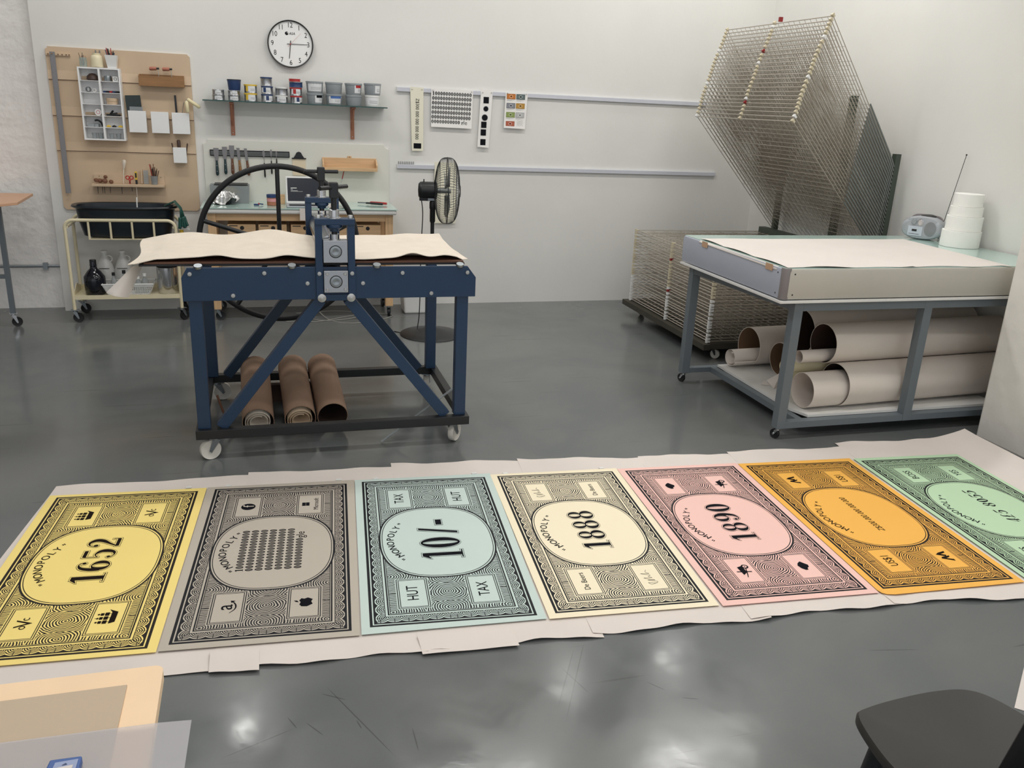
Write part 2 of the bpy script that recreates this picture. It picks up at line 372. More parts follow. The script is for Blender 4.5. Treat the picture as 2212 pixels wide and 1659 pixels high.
# ---------------------------------------------------------------- room
BX = 6.80
struct(MB().box(-5.2, 4.3, -3.2, 7.0, -.1, 0).build('floor', floor_mat(), loc=(0, 0, 0)))
struct(MB().box(-5.2, 4.3, -3.2, 7.0, CEIL, CEIL + .1).build('ceiling', M_ceil))
struct(MB().box(-1.455, 4.17, BX, BX + .2, 0, CEIL).build('wall_back', M_wall))
struct(MB().box(-5.2, -1.455, 6.915, 7.0, 0, CEIL).build('wall_left', M_rough))
struct(MB().box(4.17, 4.3, 3.0, 7.0, 0, CEIL).build('wall_right', M_wall))
struct(MB().box(3.66, 4.3, 2.95, 3.415, 0, CEIL).build('wall_pillar', M_pill, bev=.012))
struct(MB().box(4.17, 4.3, -3.2, 2.95, 0, CEIL).build('wall_front_right', M_wall))
struct(MB().box(-5.3, -5.2, -3.2, 7.0, 0, CEIL).build('wall_far_left', M_wall))
m = MB(); m.cyl((-5.15, 6.885, .32), (-1.47, 6.885, .32), .011, 12); m.cyl((-1.57, 6.915, .32), (-1.57, 6.88, .32), .02, 12); m.box(-1.585, -1.555, 6.872, 6.9, .295, .345)
tag(m.build('conduit_pipe', M_galv), 'grey metal conduit pipe running low along the rough plaster wall', 'pipe')
for i, (lx, ly) in enumerate(SPOTS):
    t = thing('ceiling_spot', 'small square ceiling spot above the back wall', 'ceiling lamp', (lx, ly, CEIL), 'ceiling spots along the back wall')
    MB().box(lx - .17, lx + .17, ly - .17, ly + .17, CEIL - .07, CEIL).build('housing', M_white, t)
for i, (lx, ly) in enumerate(LAMPS):
    t = thing('ceiling_lamp', 'long white ceiling lamp above the workshop floor', 'ceiling lamp', (lx, ly, CEIL), 'ceiling lamps')
    MB().box(lx - .62, lx + .62, ly - .16, ly + .16, CEIL - .06, CEIL).build('housing', M_white, t)

# ---------------------------------------------------------------- print pattern as a shader
class X_:
    nt = None
    def __init__(s, o): s.o = o
    def op(s, k, b=None, c=None):
        n = X_.nt.nodes.new('ShaderNodeMath'); n.operation = k
        for i, q in enumerate((s, b, c)):
            if q is None: continue
            if isinstance(q, X_): X_.nt.links.new(q.o, n.inputs[i])
            else: n.inputs[i].default_value = q
        return X_(n.outputs[0])
    def __add__(s, b): return s.op('ADD', b)
    __radd__ = __add__
    def __sub__(s, b): return s.op('SUBTRACT', b)
    def __rsub__(s, b): return (s * -1) + b
    def __mul__(s, b): return s.op('MULTIPLY', b)
    __rmul__ = __mul__
    def gt(s, b): return s.op('GREATER_THAN', b)
    def lt(s, b): return s.op('LESS_THAN', b)
    def abs(s): return s.op('ABSOLUTE')
    def mn(s, b): return s.op('MINIMUM', b)
    def mxx(s, b): return s.op('MAXIMUM', b)
    def pw(s, b): return s.op('POWER', b)
def hyp(a, b): return (a * a + b * b).op('SQRT')
def band(x, a, b): return x.gt(a) * x.lt(b)
_ig = None
def ink_group():
    """black ink coverage of an engraved note: frame lines, scalloped border, contour-line field, plain oval and four boxes"""
    global _ig
    if _ig: return _ig
    g = bpy.data.node_groups.new('engraved_note', 'ShaderNodeTree'); g.interface.new_socket('ink', in_out='OUTPUT', socket_type='NodeSocketFloat')
    N = g.nodes; L = g.links; X_.nt = g
    tc = N.new('ShaderNodeTexCoord'); sp = N.new('ShaderNodeSeparateXYZ'); L.new(tc.outputs['Object'], sp.inputs[0])
    nz = N.new('ShaderNodeTexNoise'); nz.inputs['Scale'].default_value = 30; nz.inputs['Detail'].default_value = 1; L.new(tc.outputs['Object'], nz.inputs[0])
    x = X_(sp.outputs[0]); y = X_(sp.outputs[1]); wob = (X_(nz.outputs[0]) - .5) * .012
    ax = x.abs(); ay = y.abs()
    dx = .545 - ax; dy = .272 - ay; d = dx.mn(dy)
    horiz = dy.lt(dx)
    # border band .018-.052 from the frame edge
    def scal(s, t, p):
        a = s.op('MODULO', p).abs(); a = a - p / 2
        r = hyp(a, t * 1.0 + .001)
        lines = ((r + wob * .3) * (2 * PI / .0064)).op('SINE').gt(-.1)
        tick = a.abs().lt(.0012) * t.gt(.012)
        return (lines * r.lt(.0318)).mxx(r.gt(.0335)).mxx(tick)
    tt = .052 - d
    sx = scal(ax + 2.0, tt, .0495); sy = scal(ay + 2.0, tt, .0452)
    b = sx * horiz + sy * (1 - horiz)
    mitre = (dx - dy).abs().lt(.0016)
    b = b.mxx(mitre)
    border = band(d, 0, .0092).mxx(band(d, .0135, .0165)).mxx(b * band(d, .0165, .050)).mxx(band(d, .050, .0525)).mxx(band(d, .0595, .0645))
    # field of contour lines around centres
    f = None
    for cx, cy, o in ((.365, 0, 0), (.47, .195, .0), (.47, -.195, 0), (.25, .2, .0), (.25, -.2, 0), (.13, .22, .01), (.13, -.22, .01), (.46, 0, .02), (.27, 0, .016)):
        q = hyp(ax - cx, (y - cy) * .9) + o
        f = q if f is None else f.mn(q)
    ph = f + wob
    lines = (ph * (2 * PI / .0076)).op('SINE').gt(.0)
    # a small diamond at one end
    dm = (x - .365).abs() + y.abs() * 1.25
    dia = (dm * (2 * PI / .0105)).op('SINE').gt(.1)
    isd = dm.lt(.034)
    lines = dia * isd + lines * (1 - isd)
    field = lines * d.gt(.068)
    field = field.mxx(band(d, .0665, .069))
    ink = border.mxx(field)
    # boxes
    qx = (ax - .363).abs() - .081; qy = (ay - .1215).abs() - .0445; q = qx.mxx(qy)
    inb = q.lt(.013)
    ink = ink * (1 - inb) + inb * band(q, 0, .0028).mxx(band(q, .0062, .0095))
    # oval
    ov = (ax * (1 / .258)).pw(2.5) + (ay * (1 / .207)).pw(2.5)
    ino = ov.lt(1.17)
    ink = ink * (1 - ino) + ino * band(ov, 1.0, 1.035).mxx(band(ov, 1.09, 1.17))
    out = N.new('NodeGroupOutput'); L.new(ink.o, out.inputs[0]); _ig = g; return g
def note_mat(name, paper, ink=rgb(22, 24, 32)):
    m = bpy.data.materials.new(name); m.use_nodes = True; nt = m.node_tree; b = nt.nodes['Principled BSDF']
    g = nt.nodes.new('ShaderNodeGroup'); g.node_tree = ink_group()
    mx = nt.nodes.new('ShaderNodeMix'); mx.data_type = 'RGBA'; mx.inputs[6].default_value = paper; mx.inputs[7].default_value = ink
    nt.links.new(g.outputs[0], mx.inputs[0]); nt.links.new(mx.outputs[2], b.inputs['Base Color']); b.inputs['Roughness'].default_value = .6
    b.inputs['Specular IOR Level'].default_value = .3
    return m

BOX = {'a': (.363, .1215), 'b': (.363, -.1215), 'c': (-.363, .1215), 'd': (-.363, -.1215)}
def e_text(t, h, sx=1, shear=0):
    return lambda F, x, y: F.text(t, x, y, h, sx=sx, shear=shear)
def e_ship(F, x, y):
    F.poly([(x - .034, y - .008), (x - .026, y - .026), (x + .03, y - .026), (x + .046, y + .002), (x + .03, y - .008)])
    for a, b in ((-.024, .0), (-.002, .004), (.02, .0)):
        F.rect(x + a, x + a + .0018, y - .008, y + .034 + b)
        F.rect(x + a - .009, x + a + .009, y - .002, y + .011); F.rect(x + a - .007, x + a + .007, y + .014, y + .024); F.rect(x + a - .004, x + a + .004, y + .027, y + .032)
def e_voc(F, x, y):
    F.text('V', x, y - .004, .07); F.text('o', x - .022, y, .04); F.text('c', x + .024, y, .04)
def e_f(F, x, y):
    F.disc(x, y, .028); F.text('f', x + .003, y - .003, .062, 2, .0009); F.text('f', x + .0042, y - .003, .062, 2, .0009)
def e_ms(F, x, y):
    for a in (0, 1):
        for b in (0, 1): F.rect(x - .0145 + a * .0152, x - .0005 + a * .0152, y + .002 + b * .0152, y + .016 + b * .0152)
    F.text('Microsoft', x, y - .025, .027)
def e_a(F, x, y):
    F.text('a', x, y + .008, .075); F.text('a', x + .001, y + .008, .075)
    F.stroke([(x - .034, y - .008), (x - .012, y - .024), (x + .012, y - .024), (x + .034, y - .012)], [.002, .004, .005, .003]); F.poly([(x + .024, y - .010), (x + .038, y - .006), (x + .036, y - .022)])
def e_apple(F, x, y):
    F.poly([(x, y + .012), (x + .012, y + .017), (x + .024, y + .01), (x + .02, y + .001), (x + .026, y - .011), (x + .015, y - .027), (x + .002, y - .022), (x - .013, y - .027), (x - .026, y - .009), (x - .024, y + .009), (x - .012, y + .016)]); F.poly([(x + .001, y + .018), (x + .004, y + .028), (x + .013, y + .034), (x + .011, y + .023)])
def e_map(F, x, y):
    F.poly([(x - .03, y + .004), (x - .016, y + .016), (x + .004, y + .021), (x + .02, y + .012), (x + .031, y - .002), (x + .017, y - .012), (x + .004, y - .022), (x - .01, y - .018), (x - .017, y - .008), (x - .028, y - .007)])
def e_cart(F, x, y):
    F.poly([(x - .034, y + .012), (x + .02, y + .016), (x + .028, y - .006), (x - .016, y - .008)]); F.disc(x + .022, y - .016, .014); F.disc(x + .022, y - .016, .008, mi=2, z=.0009); F.disc(x + .022, y - .016, .003, z=.0011)
    F.stroke([(x - .05, y + .004), (x - .02, y - .006), (x + .03, y - .02)], [.003, .004, .003]); F.stroke([(x - .01, y + .03), (x - .012, y), (x - .014, y - .028)], [.005, .006, .005])
def e_bird(F, x, y):
    F.poly([(x - .034, y - .02), (x - .012, y + .024), (x - .002, y + .018), (x + .006, y - .02), (x - .004, y - .016), (x - .012, y + .004), (x - .022, y - .022)])
    F.poly([(x, y - .006), (x + .018, y + .028), (x + .03, y + .012), (x + .04, y - .022), (x + .028, y - .018), (x + .02, y + .006), (x + .012, y - .012)])
def e_sign(F, x, y):
    F.stroke([(x - .045, y - .012), (x - .038, y + .016), (x - .05, y + .006), (x - .036, y - .02), (x - .022, y + .014), (x - .024, y - .014), (x - .008, y + .024), (x - .008, y - .008), (x, y + .004), (x + .01, y - .006), (x + .022, y + .026), (x + .02, y - .006), (x + .03, y + .004), (x + .046, y - .002)], [.0013] * 14)
def curved(F, txt, r, cy, h, gap):
    n = len(txt); tot = (n - 1) * gap
    for i, ch in enumerate(txt):
        a = (-tot / 2 + i * gap) / r
        F.text(ch, r * math.sin(a), cy + r * math.cos(a) - r, h, rot=-a)
        F.text(ch, r * math.sin(a) + .0012, cy + r * math.cos(a) - r, h, rot=-a)
def n_big(txt, x0, h, ws, outline=True, shear=0): return lambda F: F.fancy(txt, x0, h, ws, outline, y=-.055, shear=shear)
def n_grid(F):
    rows = ['1' + '0' * 14] + ['0' * 15] * 5 + ['0' * 11]
    for r, s in enumerate(rows):
        y = .096 - r * .0333
        for i, ch in enumerate(s): F.glyph(ch, -.142 + i * .0202, y, .0165, .026, .0004)
    F.text('gle', -.142 + 11 * .0202 + .025, -.0965 + .003, .045)
def n_orange(F): F.text('Z$300 000 000 000 000', .015, -.003, .0375, sx=.84, shear=.15)
NOTES = [
    # corner positions far-left, far-right, near-left, near-right on the floor
    ('yellow', rgb(255, 230, 140), (-.891, 3.505), (-.287, 3.469), 'yellow printed note with the figure 1652 in its oval', n_big('1652', -.148, .106, [.07, .072, .07, .074]), (e_ship, e_voc, e_voc, e_ship)),
    ('grey', rgb(192, 183, 170), (-.283, 3.470), (.325, 3.437), 'grey printed note with rows of zeros in its oval', n_grid, (e_f, e_ms, e_a, e_apple)),
    ('pale blue', rgb(203, 219, 213), (.327, 3.431), (.930, 3.397), 'pale blue printed note reading 10/- between TAX and HUT boxes', lambda F: F.fancy('10/-', -.15, .15, [.07, .085, .07, .06], y=-.084), (e_text('TAX', .056, .8), e_text('HUT', .056, .8), e_text('HUT', .056, .8), e_text('TAX', .056, .8))),
    ('cream', rgb(250, 238, 208), (.927, 3.382), (1.526, 3.347), 'cream printed note with the figure 1888 in its oval', n_big('1888', -.148, .106, [.066, .072, .072, .072]), (e_sign, e_text('De Beers', .03), e_text('De Beers', .03), e_sign)),
    ('pink', rgb(248, 204, 194), (1.526, 3.337), (2.131, 3.299), 'pink printed note with the figure 1890 in its oval', n_big('1890', -.155, .106, [.066, .074, .074, .076]), (e_map, e_cart, e_cart, e_map)),
    ('orange', rgb(250, 188, 88), (2.132, 3.288), (2.733, 3.250), 'orange printed note with one small line of zeros in its oval', n_orange, (e_bird, e_text('US$1', .05, .75), e_text('US$1', .05, .75), e_bird)),
    ('mint green', rgb(194, 224, 188), (2.749, 3.242), (3.337, 3.198), 'mint green printed note at the far right of the row, beside the pillar', n_big('4L5 8055', -.14, .052, [.032, .034, .034, .026, .036, .036, .036, .036], False, .25), (e_text('BOSS', .05, .8), e_text('YES', .05, .8), e_text('YES', .05, .8), e_text('BOSS', .05, .8))),
]
NEARS = [((-.97, 2.37), (-.370, 2.332)), ((-.365, 2.333), (.227, 2.288)), ((.232, 2.289), (.829, 2.251)), ((.837, 2.247), (1.433, 2.202)), ((1.443, 2.195), (2.042, 2.154)), ((2.043, 2.135), (2.640, 2.103)), ((2.66, 2.09), (3.25, 2.05))]
for k, (cn, pc, fl, fr_, lab, num, em) in enumerate(NOTES):
    nl, nr = NEARS[k]
    c = Vector(((fl[0] + fr_[0] + nl[0] + nr[0]) / 4, (fl[1] + fr_[1] + nl[1] + nr[1]) / 4, .007 + .0007 * k))
    a = Vector((fl[0] + fr_[0] - nl[0] - nr[0], fl[1] + fr_[1] - nl[1] - nr[1])) / 2; ang = math.atan2(a.y, a.x)
    ca, sa = math.cos(ang), math.sin(ang)
    def loc(p): v = Vector(p) - c.xy; return (v.x * ca + v.y * sa, -v.x * sa + v.y * ca)
    cs = [loc(nl), loc(fl), loc(fr_), loc(nr)]      # landscape: (-,+) (+,+) (+,-) (-,-)
    mb = MB()
    def surf(u, v):
        x = -cs[0][0] * 0; P = [(1 - u) * (1 - v), u * (1 - v), u * v, (1 - u) * v]
        x = cs[0][0] * P[0] + cs[1][0] * P[1] + cs[2][0] * P[2] + cs[3][0] * P[3]; y = cs[0][1] * P[0] + cs[1][1] * P[1] + cs[2][1] * P[2] + cs[3][1] * P[3]
        if cn == 'orange': # near left corner is clipped round
            pass
        return (x, y, 0)
    if cn == 'orange':
        q = [cs[1], cs[2], cs[3]]; x0, y0 = cs[0]
        q += [(x0 - .0, y0 - .05), (x0 + .005, y0 - .02), (x0 + .016, y0 - .006), (x0 + .035, y0)]
        q.reverse(); mb.add([(a_, b_, 0) for a_, b_ in q] + [(a_, b_, -.0006) for a_, b_ in q], [tuple(range(len(q))), tuple(range(2 * len(q) - 1, len(q) - 1, -1))])
        if (Vector((q[1][0] - q[0][0], q[1][1] - q[0][1]))).cross(Vector((q[2][0] - q[1][0], q[2][1] - q[1][1]))) < 0: mb.f = [f[::-1] for f in mb.f]
    else:
        mb.grid(lambda u, v: (lambda p: (p[0], p[1], 0))(surf(u, 1 - v)), 8, 4, thick=.0006)
    # mean size relative to a 1.15 x 0.6 sheet keeps the drawing inside the margins
    F = Fr(mb, (0, 0, 0), (1, 0, 0), (0, 1, 0))
    ink = rgb(16, 17, 24) if cn not in ('orange', 'yellow') else rgb(28, 18, 14)
    num(F)
    curved(F, '"MONOPOLY"', .2, .177, .039, .0315)
    for key, fn in zip('abcd', em): fn(F, *BOX[key])
    ma = note_mat(cn.replace(' ', '_') + '_note_print', pc, ink); mi_ = mat(cn.replace(' ', '_') + '_ink', ink, .75, spec=.1); mp_ = mat(cn.replace(' ', '_') + '_plain', pc, .6, spec=.3)
    o = mb.build('printed_note', [ma, mi_, mp_], loc=(0, 0, 0)); o.location = c; o.rotation_euler = (0, 0, ang)
    tag(o, lab + ', laid on floor paper' if len(lab.split()) < 12 else lab, 'print')
# tiny white tabs at the far corners of the notes
for i, (x, y, z) in enumerate([(-.36, 3.487, 0), (-.2, 3.475, 0), (.26, 3.452, 0), (.42, 3.435, 0), (.86, 3.412, 0), (1.46, 3.365, 0), (1.0, 3.388, 0)]):
    lab = ['behind the yellow note', 'left, behind the grey note', 'right, behind the grey note', 'left, behind the pale blue note', 'right, behind the pale blue note', 'right, behind the cream note', 'left, behind the cream note'][i]
    o = MB().box(x - .011, x + .011, y - .008, y + .008, .0065, .0085).build('paper_tab', M_white); tag(o, 'tiny white registration tab ' + lab, 'paper tab', 'registration tabs')

# protective floor paper: seven overlapping sheets
def wavy(u, seed, amp): return amp * (.5 + .5 * math.sin(u * 17 + seed) * math.sin(u * 7.3 + seed * 2.1))
FP = [
    ((-.888, 3.603), (-.09, 3.575), (-1.03, 2.28), (-.12, 2.190), 'floor paper under the yellow note at the left end'),
    ((-.12, 3.600), (.515, 3.555), (-.21, 2.215), (.42, 2.165), 'floor paper under the grey note'),
    ((.508, 3.590), (1.11, 3.530), (.395, 2.165), (.98, 2.130), 'floor paper under the pale blue note'),
    ((1.10, 3.545), (1.70, 3.456), (.95, 2.145), (1.57, 2.100), 'floor paper under the cream note'),
    ((1.69, 3.475), (2.175, 3.420), (1.50, 2.115), (2.08, 2.078), 'floor paper under the pink note'),
    ((2.160, 3.450), (2.81, 3.395), (2.05, 2.09), (2.68, 2.00), 'floor paper under the orange note'),
]
for i, (fl, fr_, nl, nr, lab) in enumerate(FP):
    z0 = .0012 + .0006 * i; mb = MB()
    def fn(u, v):
        x = (nl[0] * (1 - u) + nr[0] * u) * (1 - v) + (fl[0] * (1 - u) + fr_[0] * u) * v; y = (nl[1] * (1 - u) + nr[1] * u) * (1 - v) + (fl[1] * (1 - u) + fr_[1] * u) * v
        e = max(0, 1 - min(v, 1 - v) / .06)
        y += (.008 * math.sin(u * 9 + i) * e)
        return (x, y, z0 + wavy(u, i * 3.1, .004 + .006 * (v < .5)) * e)
    mb.grid(fn, 26, 34, thick=.0004); tag(mb.build('floor_paper', M_paper), 'pinkish white ' + lab, 'floor paper', 'floor papers under the notes')
mb = MB()
def fn(u, v):
    nl, nr, fl, fr_ = (2.66, 2.01), (3.55, 1.93), (2.795, 3.45), (3.53, 3.40)
    x = (nl[0] * (1 - u) + nr[0] * u) * (1 - v) + (fl[0] * (1 - u) + fr_[0] * u) * v; y = (nl[1] * (1 - u) + nr[1] * u) * (1 - v) + (fl[1] * (1 - u) + fr_[1] * u) * v
    e = max(0, 1 - min(v, 1 - v) / .06); c = max(0, (u - .72) / .28) ** 2 * (.3 + .7 * v)
    return (x - .05 * c, y + .008 * math.sin(u * 11) * e - .07 * c * v, .005 + wavy(u, 2, .006) * e + .085 * c)
mb.grid(fn, 30, 34, thick=.0004); tag(mb.build('floor_paper', M_paper), 'pinkish white floor paper curling up against the pillar, under the green note', 'floor paper', 'floor papers under the notes')
for x0, x1, y, lab in ((.40, .70, 2.158, 'under the near edge of the pale blue note'), (-.215, -.075, 2.206, 'under the near left of the grey note')):
    mb = MB(); mb.grid(lambda u, v: (x0 + (x1 - x0) * u, y - .008 + .10 * v - .02 * u, .0095 + .001 * math.sin(u * 9) * (1 - v)), 14, 4, thick=.0006)
    tag(mb.build('paper_strip', M_paper), 'narrow pink white paper strip lying ' + lab, 'paper strip')
mb = MB(); mb.add([(2.03, 1.547, .0015), (2.40, 1.2, .0015), (2.8, 1.6, .0015), (2.30, 1.76, .0015)], [(0, 1, 2, 3)])
tag(mb.build('loose_paper', M_paperw, solid=.001), 'white paper on the floor behind the black chair, at the right edge', 'paper')

# ---------------------------------------------------------------- etching press
press = thing('etching_press', 'blue steel etching press with black flywheel, standing on a black wheeled base', 'printing press', (.29, 4.2, 0))
PF, PB = 3.78, 4.62          # front and rear frame planes
XL, XR = -.332, .90
def pp(mb, name, m, bev=0, parent=None): return mb.build(name, m, parent or press, bev)
for yf, s in ((PF, 1), (PB, -1)):
    poly = [(-.352, .741), (.930, .741), (.930, .832), (.889, .885), (-.327, .885), (-.352, .842)]
    pn = pp(MB().prism(poly, (0, yf + (.0 if s > 0 else 0), 0), (1, 0, 0), (0, 0, 1), -.012 * s if s > 0 else .012), 'side_panel', M_blue, .0015)
    yo = yf + .014 * s if s > 0 else yf - .014
    ly0, ly1 = (yf + .012, yf + .062) if s > 0 else (yf - .062, yf - .012)
    for x0 in (XL, XR - .055): pp(MB().box(x0, x0 + .055, ly0, ly1, .149, .745), 'leg', M_blue, .002)
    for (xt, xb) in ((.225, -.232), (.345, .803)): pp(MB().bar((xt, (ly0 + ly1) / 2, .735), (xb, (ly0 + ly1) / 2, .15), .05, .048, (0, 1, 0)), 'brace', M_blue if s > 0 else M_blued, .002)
    # upright frame for the rollers
    uy0, uy1 = (yf - .012, yf + .04) if s > 0 else (yf - .04, yf + .012)
    for x0, x1 in ((.205, .236), (.345, .376)): pp(MB().box(x0, x1, uy0, uy1, .735, 1.072), 'upright', M_blue, .0015)
    pp(MB().box(.236, .345, uy0 + .002, uy1 - .002, .735, .762), 'cross_plate', M_blue, .001)
    cap = MB().box(.205, .376, uy0 - .004, uy1 + .004, 1.07, 1.097); cap.lathe([(.035, 0), (.035, .012), (.022, .022), (.02, .03)], (.29, (uy0 + uy1) / 2, 1.07), 20, (0, 0, -1))
    pp(cap, 'top_cap', M_blue, .002)
    yc = (uy0 + uy1) / 2
    for x in (.222, .36): pp(MB().lathe([(.011, 0), (.011, .012), (.009, .014)], (x, yc, 1.097), 6), 'cap_bolt', M_zinc)
    pp(MB().lathe([(.032, 0), (.032, .003), (.025, .004), (.025, .006), (.0225, .007), (.0225, .036), (.019, .038), (.012, .038)], (.29, yc, 1.097), 24), 'nut', M_chrome)
    pp(MB().cyl((.29, yc, 1.02), (.29, yc, 1.215), .0125, 16), 'screw', M_blackst)
    hd = MB().box(.271, .309, yc - .019, yc + .019, 1.182, 1.25)
    h = pp(hd, 'screw_head', M_blackst, .004)
    a = Vector((-.72, -.69, 0)) if s > 0 else Vector((1, .12, 0)); L = .085 if s > 0 else .088
    c0 = Vector((.29, yc, 1.228))
    h2 = MB().cyl(c0 - a * L, c0 + a * L, .0095, 16).build('crossbar', M_blackst, h)
    nb = MB().lathe([(.027, 0), (.027, .004), (.022, .005), (.022, .024)], (.29, yc, 1.003), 24); nb.lathe([(.024, .0), (.024, .003)], (.29, yc, 1.026), 10); pp(nb, 'lower_nut', M_chrome)
    # bearing blocks
    for zc0, zc1, nm in ((.907, 1.005, 'upper'), (.774, .872, 'lower')):
        y0, y1 = (yf - .022, yf + .03) if s > 0 else (yf - .03, yf + .022)
        bk = pp(MB().box(.238, .343, y0, y1, zc0, zc1), 'bearing_block', M_steel, .002)
        cz = (zc0 + zc1) / 2; yy = y0 if s > 0 else y1; n = (0, -1 if s > 0 else 1, 0)
        MB().lathe([(.028, -.001), (.028, .001), (.025, .0015), (.0235, -.001)], (.2905, yy, cz), 28, n, cap=False).build('seal_ring', M_rubber, bk)
        MB().lathe([(.0225, 0), (.0225, .002), (.02, .003), (.012, .003), (.008, .001), (.0, .001)], (.2905, yy, cz), 28, n).build('shaft_end', M_galv, bk)
        if nm == 'lower':
            for bx in (.252, .330):
                for bz in (.788, .858): MB().lathe([(.0075, 0), (.0075, .005), (.006, .0065)], (bx, yy, bz), 6, n).build('bolt', M_zinc, bk)
    bolts = [(-.317, .859), (-.013, .860), (-.147, .763), (.168, .813), (.41, .811), (.588, .856), (.889, .855), (.721, .760), (.2195, .858), (.3615, .858)]
    n = (0, -1 if s > 0 else 1, 0)
    for x, z in bolts:
        yy = yf - .012 if x in (.2195, .3615) else yf
        if s < 0: yy = yf + (.012 if x in (.2195, .3615) else 0)
        pp(MB().lathe([(.0098, 0), (.0098, .003), (.0085, .005), (.0, .0055)], (x, yy, z), 12, n), 'bolt', M_zinc)
    for x in (.2275, .3555):
        yy = yf - .012 if s > 0 else yf + .012
        w_ = pp(MB().lathe([(.0185, 0), (.0185, .004), (.017, .005), (.0, .005)], (x, yy, .7485), 28, n), 'washer', M_zinc)
        MB().lathe([(.0085, 0), (.0085, .006), (.0, .007)], (x, yy + n[1] * .005, .7485), 6, n).build('bolt', M_zinc, w_)
# axle rollers carrying the bed
for x in (-.282, .104, .473, .854):
    mb = MB(); mb.lathe([(.006, -.004), (.017, -.004), (.019, 0), (.017, .008), (.006, .008)], (x, PF + .004, .888), 20, (0, -.35, 1)); mb.cyl((x, PF + .006, .8785), (x, PB - .02, .8785), .0045, 8)
    pp(mb, 'bed_roller', M_galv)
pp(MB().cyl((.275, PF + .045, .962), (.275, PB - .045, .962), .055, 48), 'top_roller', M_chrome)
pp(MB().cyl((.2905, PF + .03, .823), (.2905, PB - .03, .823), .045, 32), 'lower_roller', M_steel)
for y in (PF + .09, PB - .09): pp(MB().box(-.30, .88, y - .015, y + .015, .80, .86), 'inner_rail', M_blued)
# bed: steel plate below a brown board
pp(MB().box(-.52, .885, PF + .045, PB - .10, .884, .8925), 'bed_plate', M_blackst, .001)
pp(MB().box(-.50, .88, PF + .046, PB - .105, .8930, .9015), 'bed_board', M_brown, .001)
# black base frame and casters
b = MB()
for y in (PF - .012, PB - .03): b.box(-.342, .916, y, y + .042, .106, .149)
for x in (-.342, .876): b.box(x, x + .04, PF + .03, PB - .03, .106, .149)
pp(b, 'base_frame', M_blackst, .002)
def caster(parent, x, y, zt, r, w_, wm, fm, ang=0, name='caster'):
    """swivel caster: plate and fork, with the wheel as its own piece"""
    T = Matrix.Translation((x, y, 0)) @ Matrix.Rotation(ang, 4, 'Z'); tr = r * .55
    f = MB(); f.T = T; pw = r * .75
    f.box(-pw, pw, -pw * .8, pw * .8, zt - .004, zt); f.lathe([(pw * .55, 0), (pw * .55, .012)], (0, 0, zt - .016), 18)
    for s in (-1, 1):
        yy = s * (w_ / 2 + .003)
        f.prism([(-pw * .5, zt - .014), (pw * .55, zt - .014), (tr + r * .2, r - .004), (tr, r - r * .28), (tr - r * .2, r)], (0, yy + .0015, 0), (1, 0, 0), (0, 0, 1), .003)
        f.lathe([(.006, 0), (.006, .004)], (tr, yy, r), 8, (0, s, 0))
    fo = f.build(name, fm, parent)
    q = MB(); q.T = T
    q.lathe([(r * .25, -w_ * .45), (r * .85, -w_ * .4), (r * .96, -w_ * .5), (r, -w_ * .3), (r, w_ * .3), (r * .96, w_ * .5), (r * .85, w_ * .4), (r * .25, w_ * .45)], (tr, 0, r), 28, (0, 1, 0))
    q.build('wheel', wm, fo); return fo
caster(press, -.262, PF + .03, .106, .047, .028, M_nylon, M_galv, PI + .35)
caster(press, .842, PF + .035, .106, .047, .028, M_nylon, M_galv, .9)
caster(press, -.29, PB + .0, .106, .047, .028, M_nylon, M_galv, .2)
caster(press, .862, PB + .0, .106, .047, .028, M_nylon, M_galv, 1.4)
# flywheel
fw = MB(); wy = 4.90; wc = Vector((.075, wy, .802)); R = .425
fw.tube([wc + Vector((math.cos(a) * R, 0, math.sin(a) * R)) for a in [2 * PI * i / 96 for i in range(96)]], .0155, 12, closed=True)
pp(fw, 'flywheel_rim', M_rubber)
for k in range(5):
    a = PI / 2 + k * 2 * PI / 5
    pp(MB().tube([wc + Vector((math.cos(a) * .03, 0, math.sin(a) * .03)), wc + Vector((math.cos(a) * (R - .01), 0, math.sin(a) * (R - .01)))], .0125, 10), 'spoke', M_blackst)
pp(MB().cyl(wc + Vector((0, -.05, 0)), wc + Vector((0, .03, 0)), .045, 24), 'hub', M_blackst)
pp(MB().cyl((.075, PB - .02, .802), (.075, wy, .802), .016, 14), 'drive_shaft', M_blackst)
pp(MB().bar((.35, PB + .04, .91), (.44, PB + .10, .945), .02, .02), 'lock_lever', M_blackst)
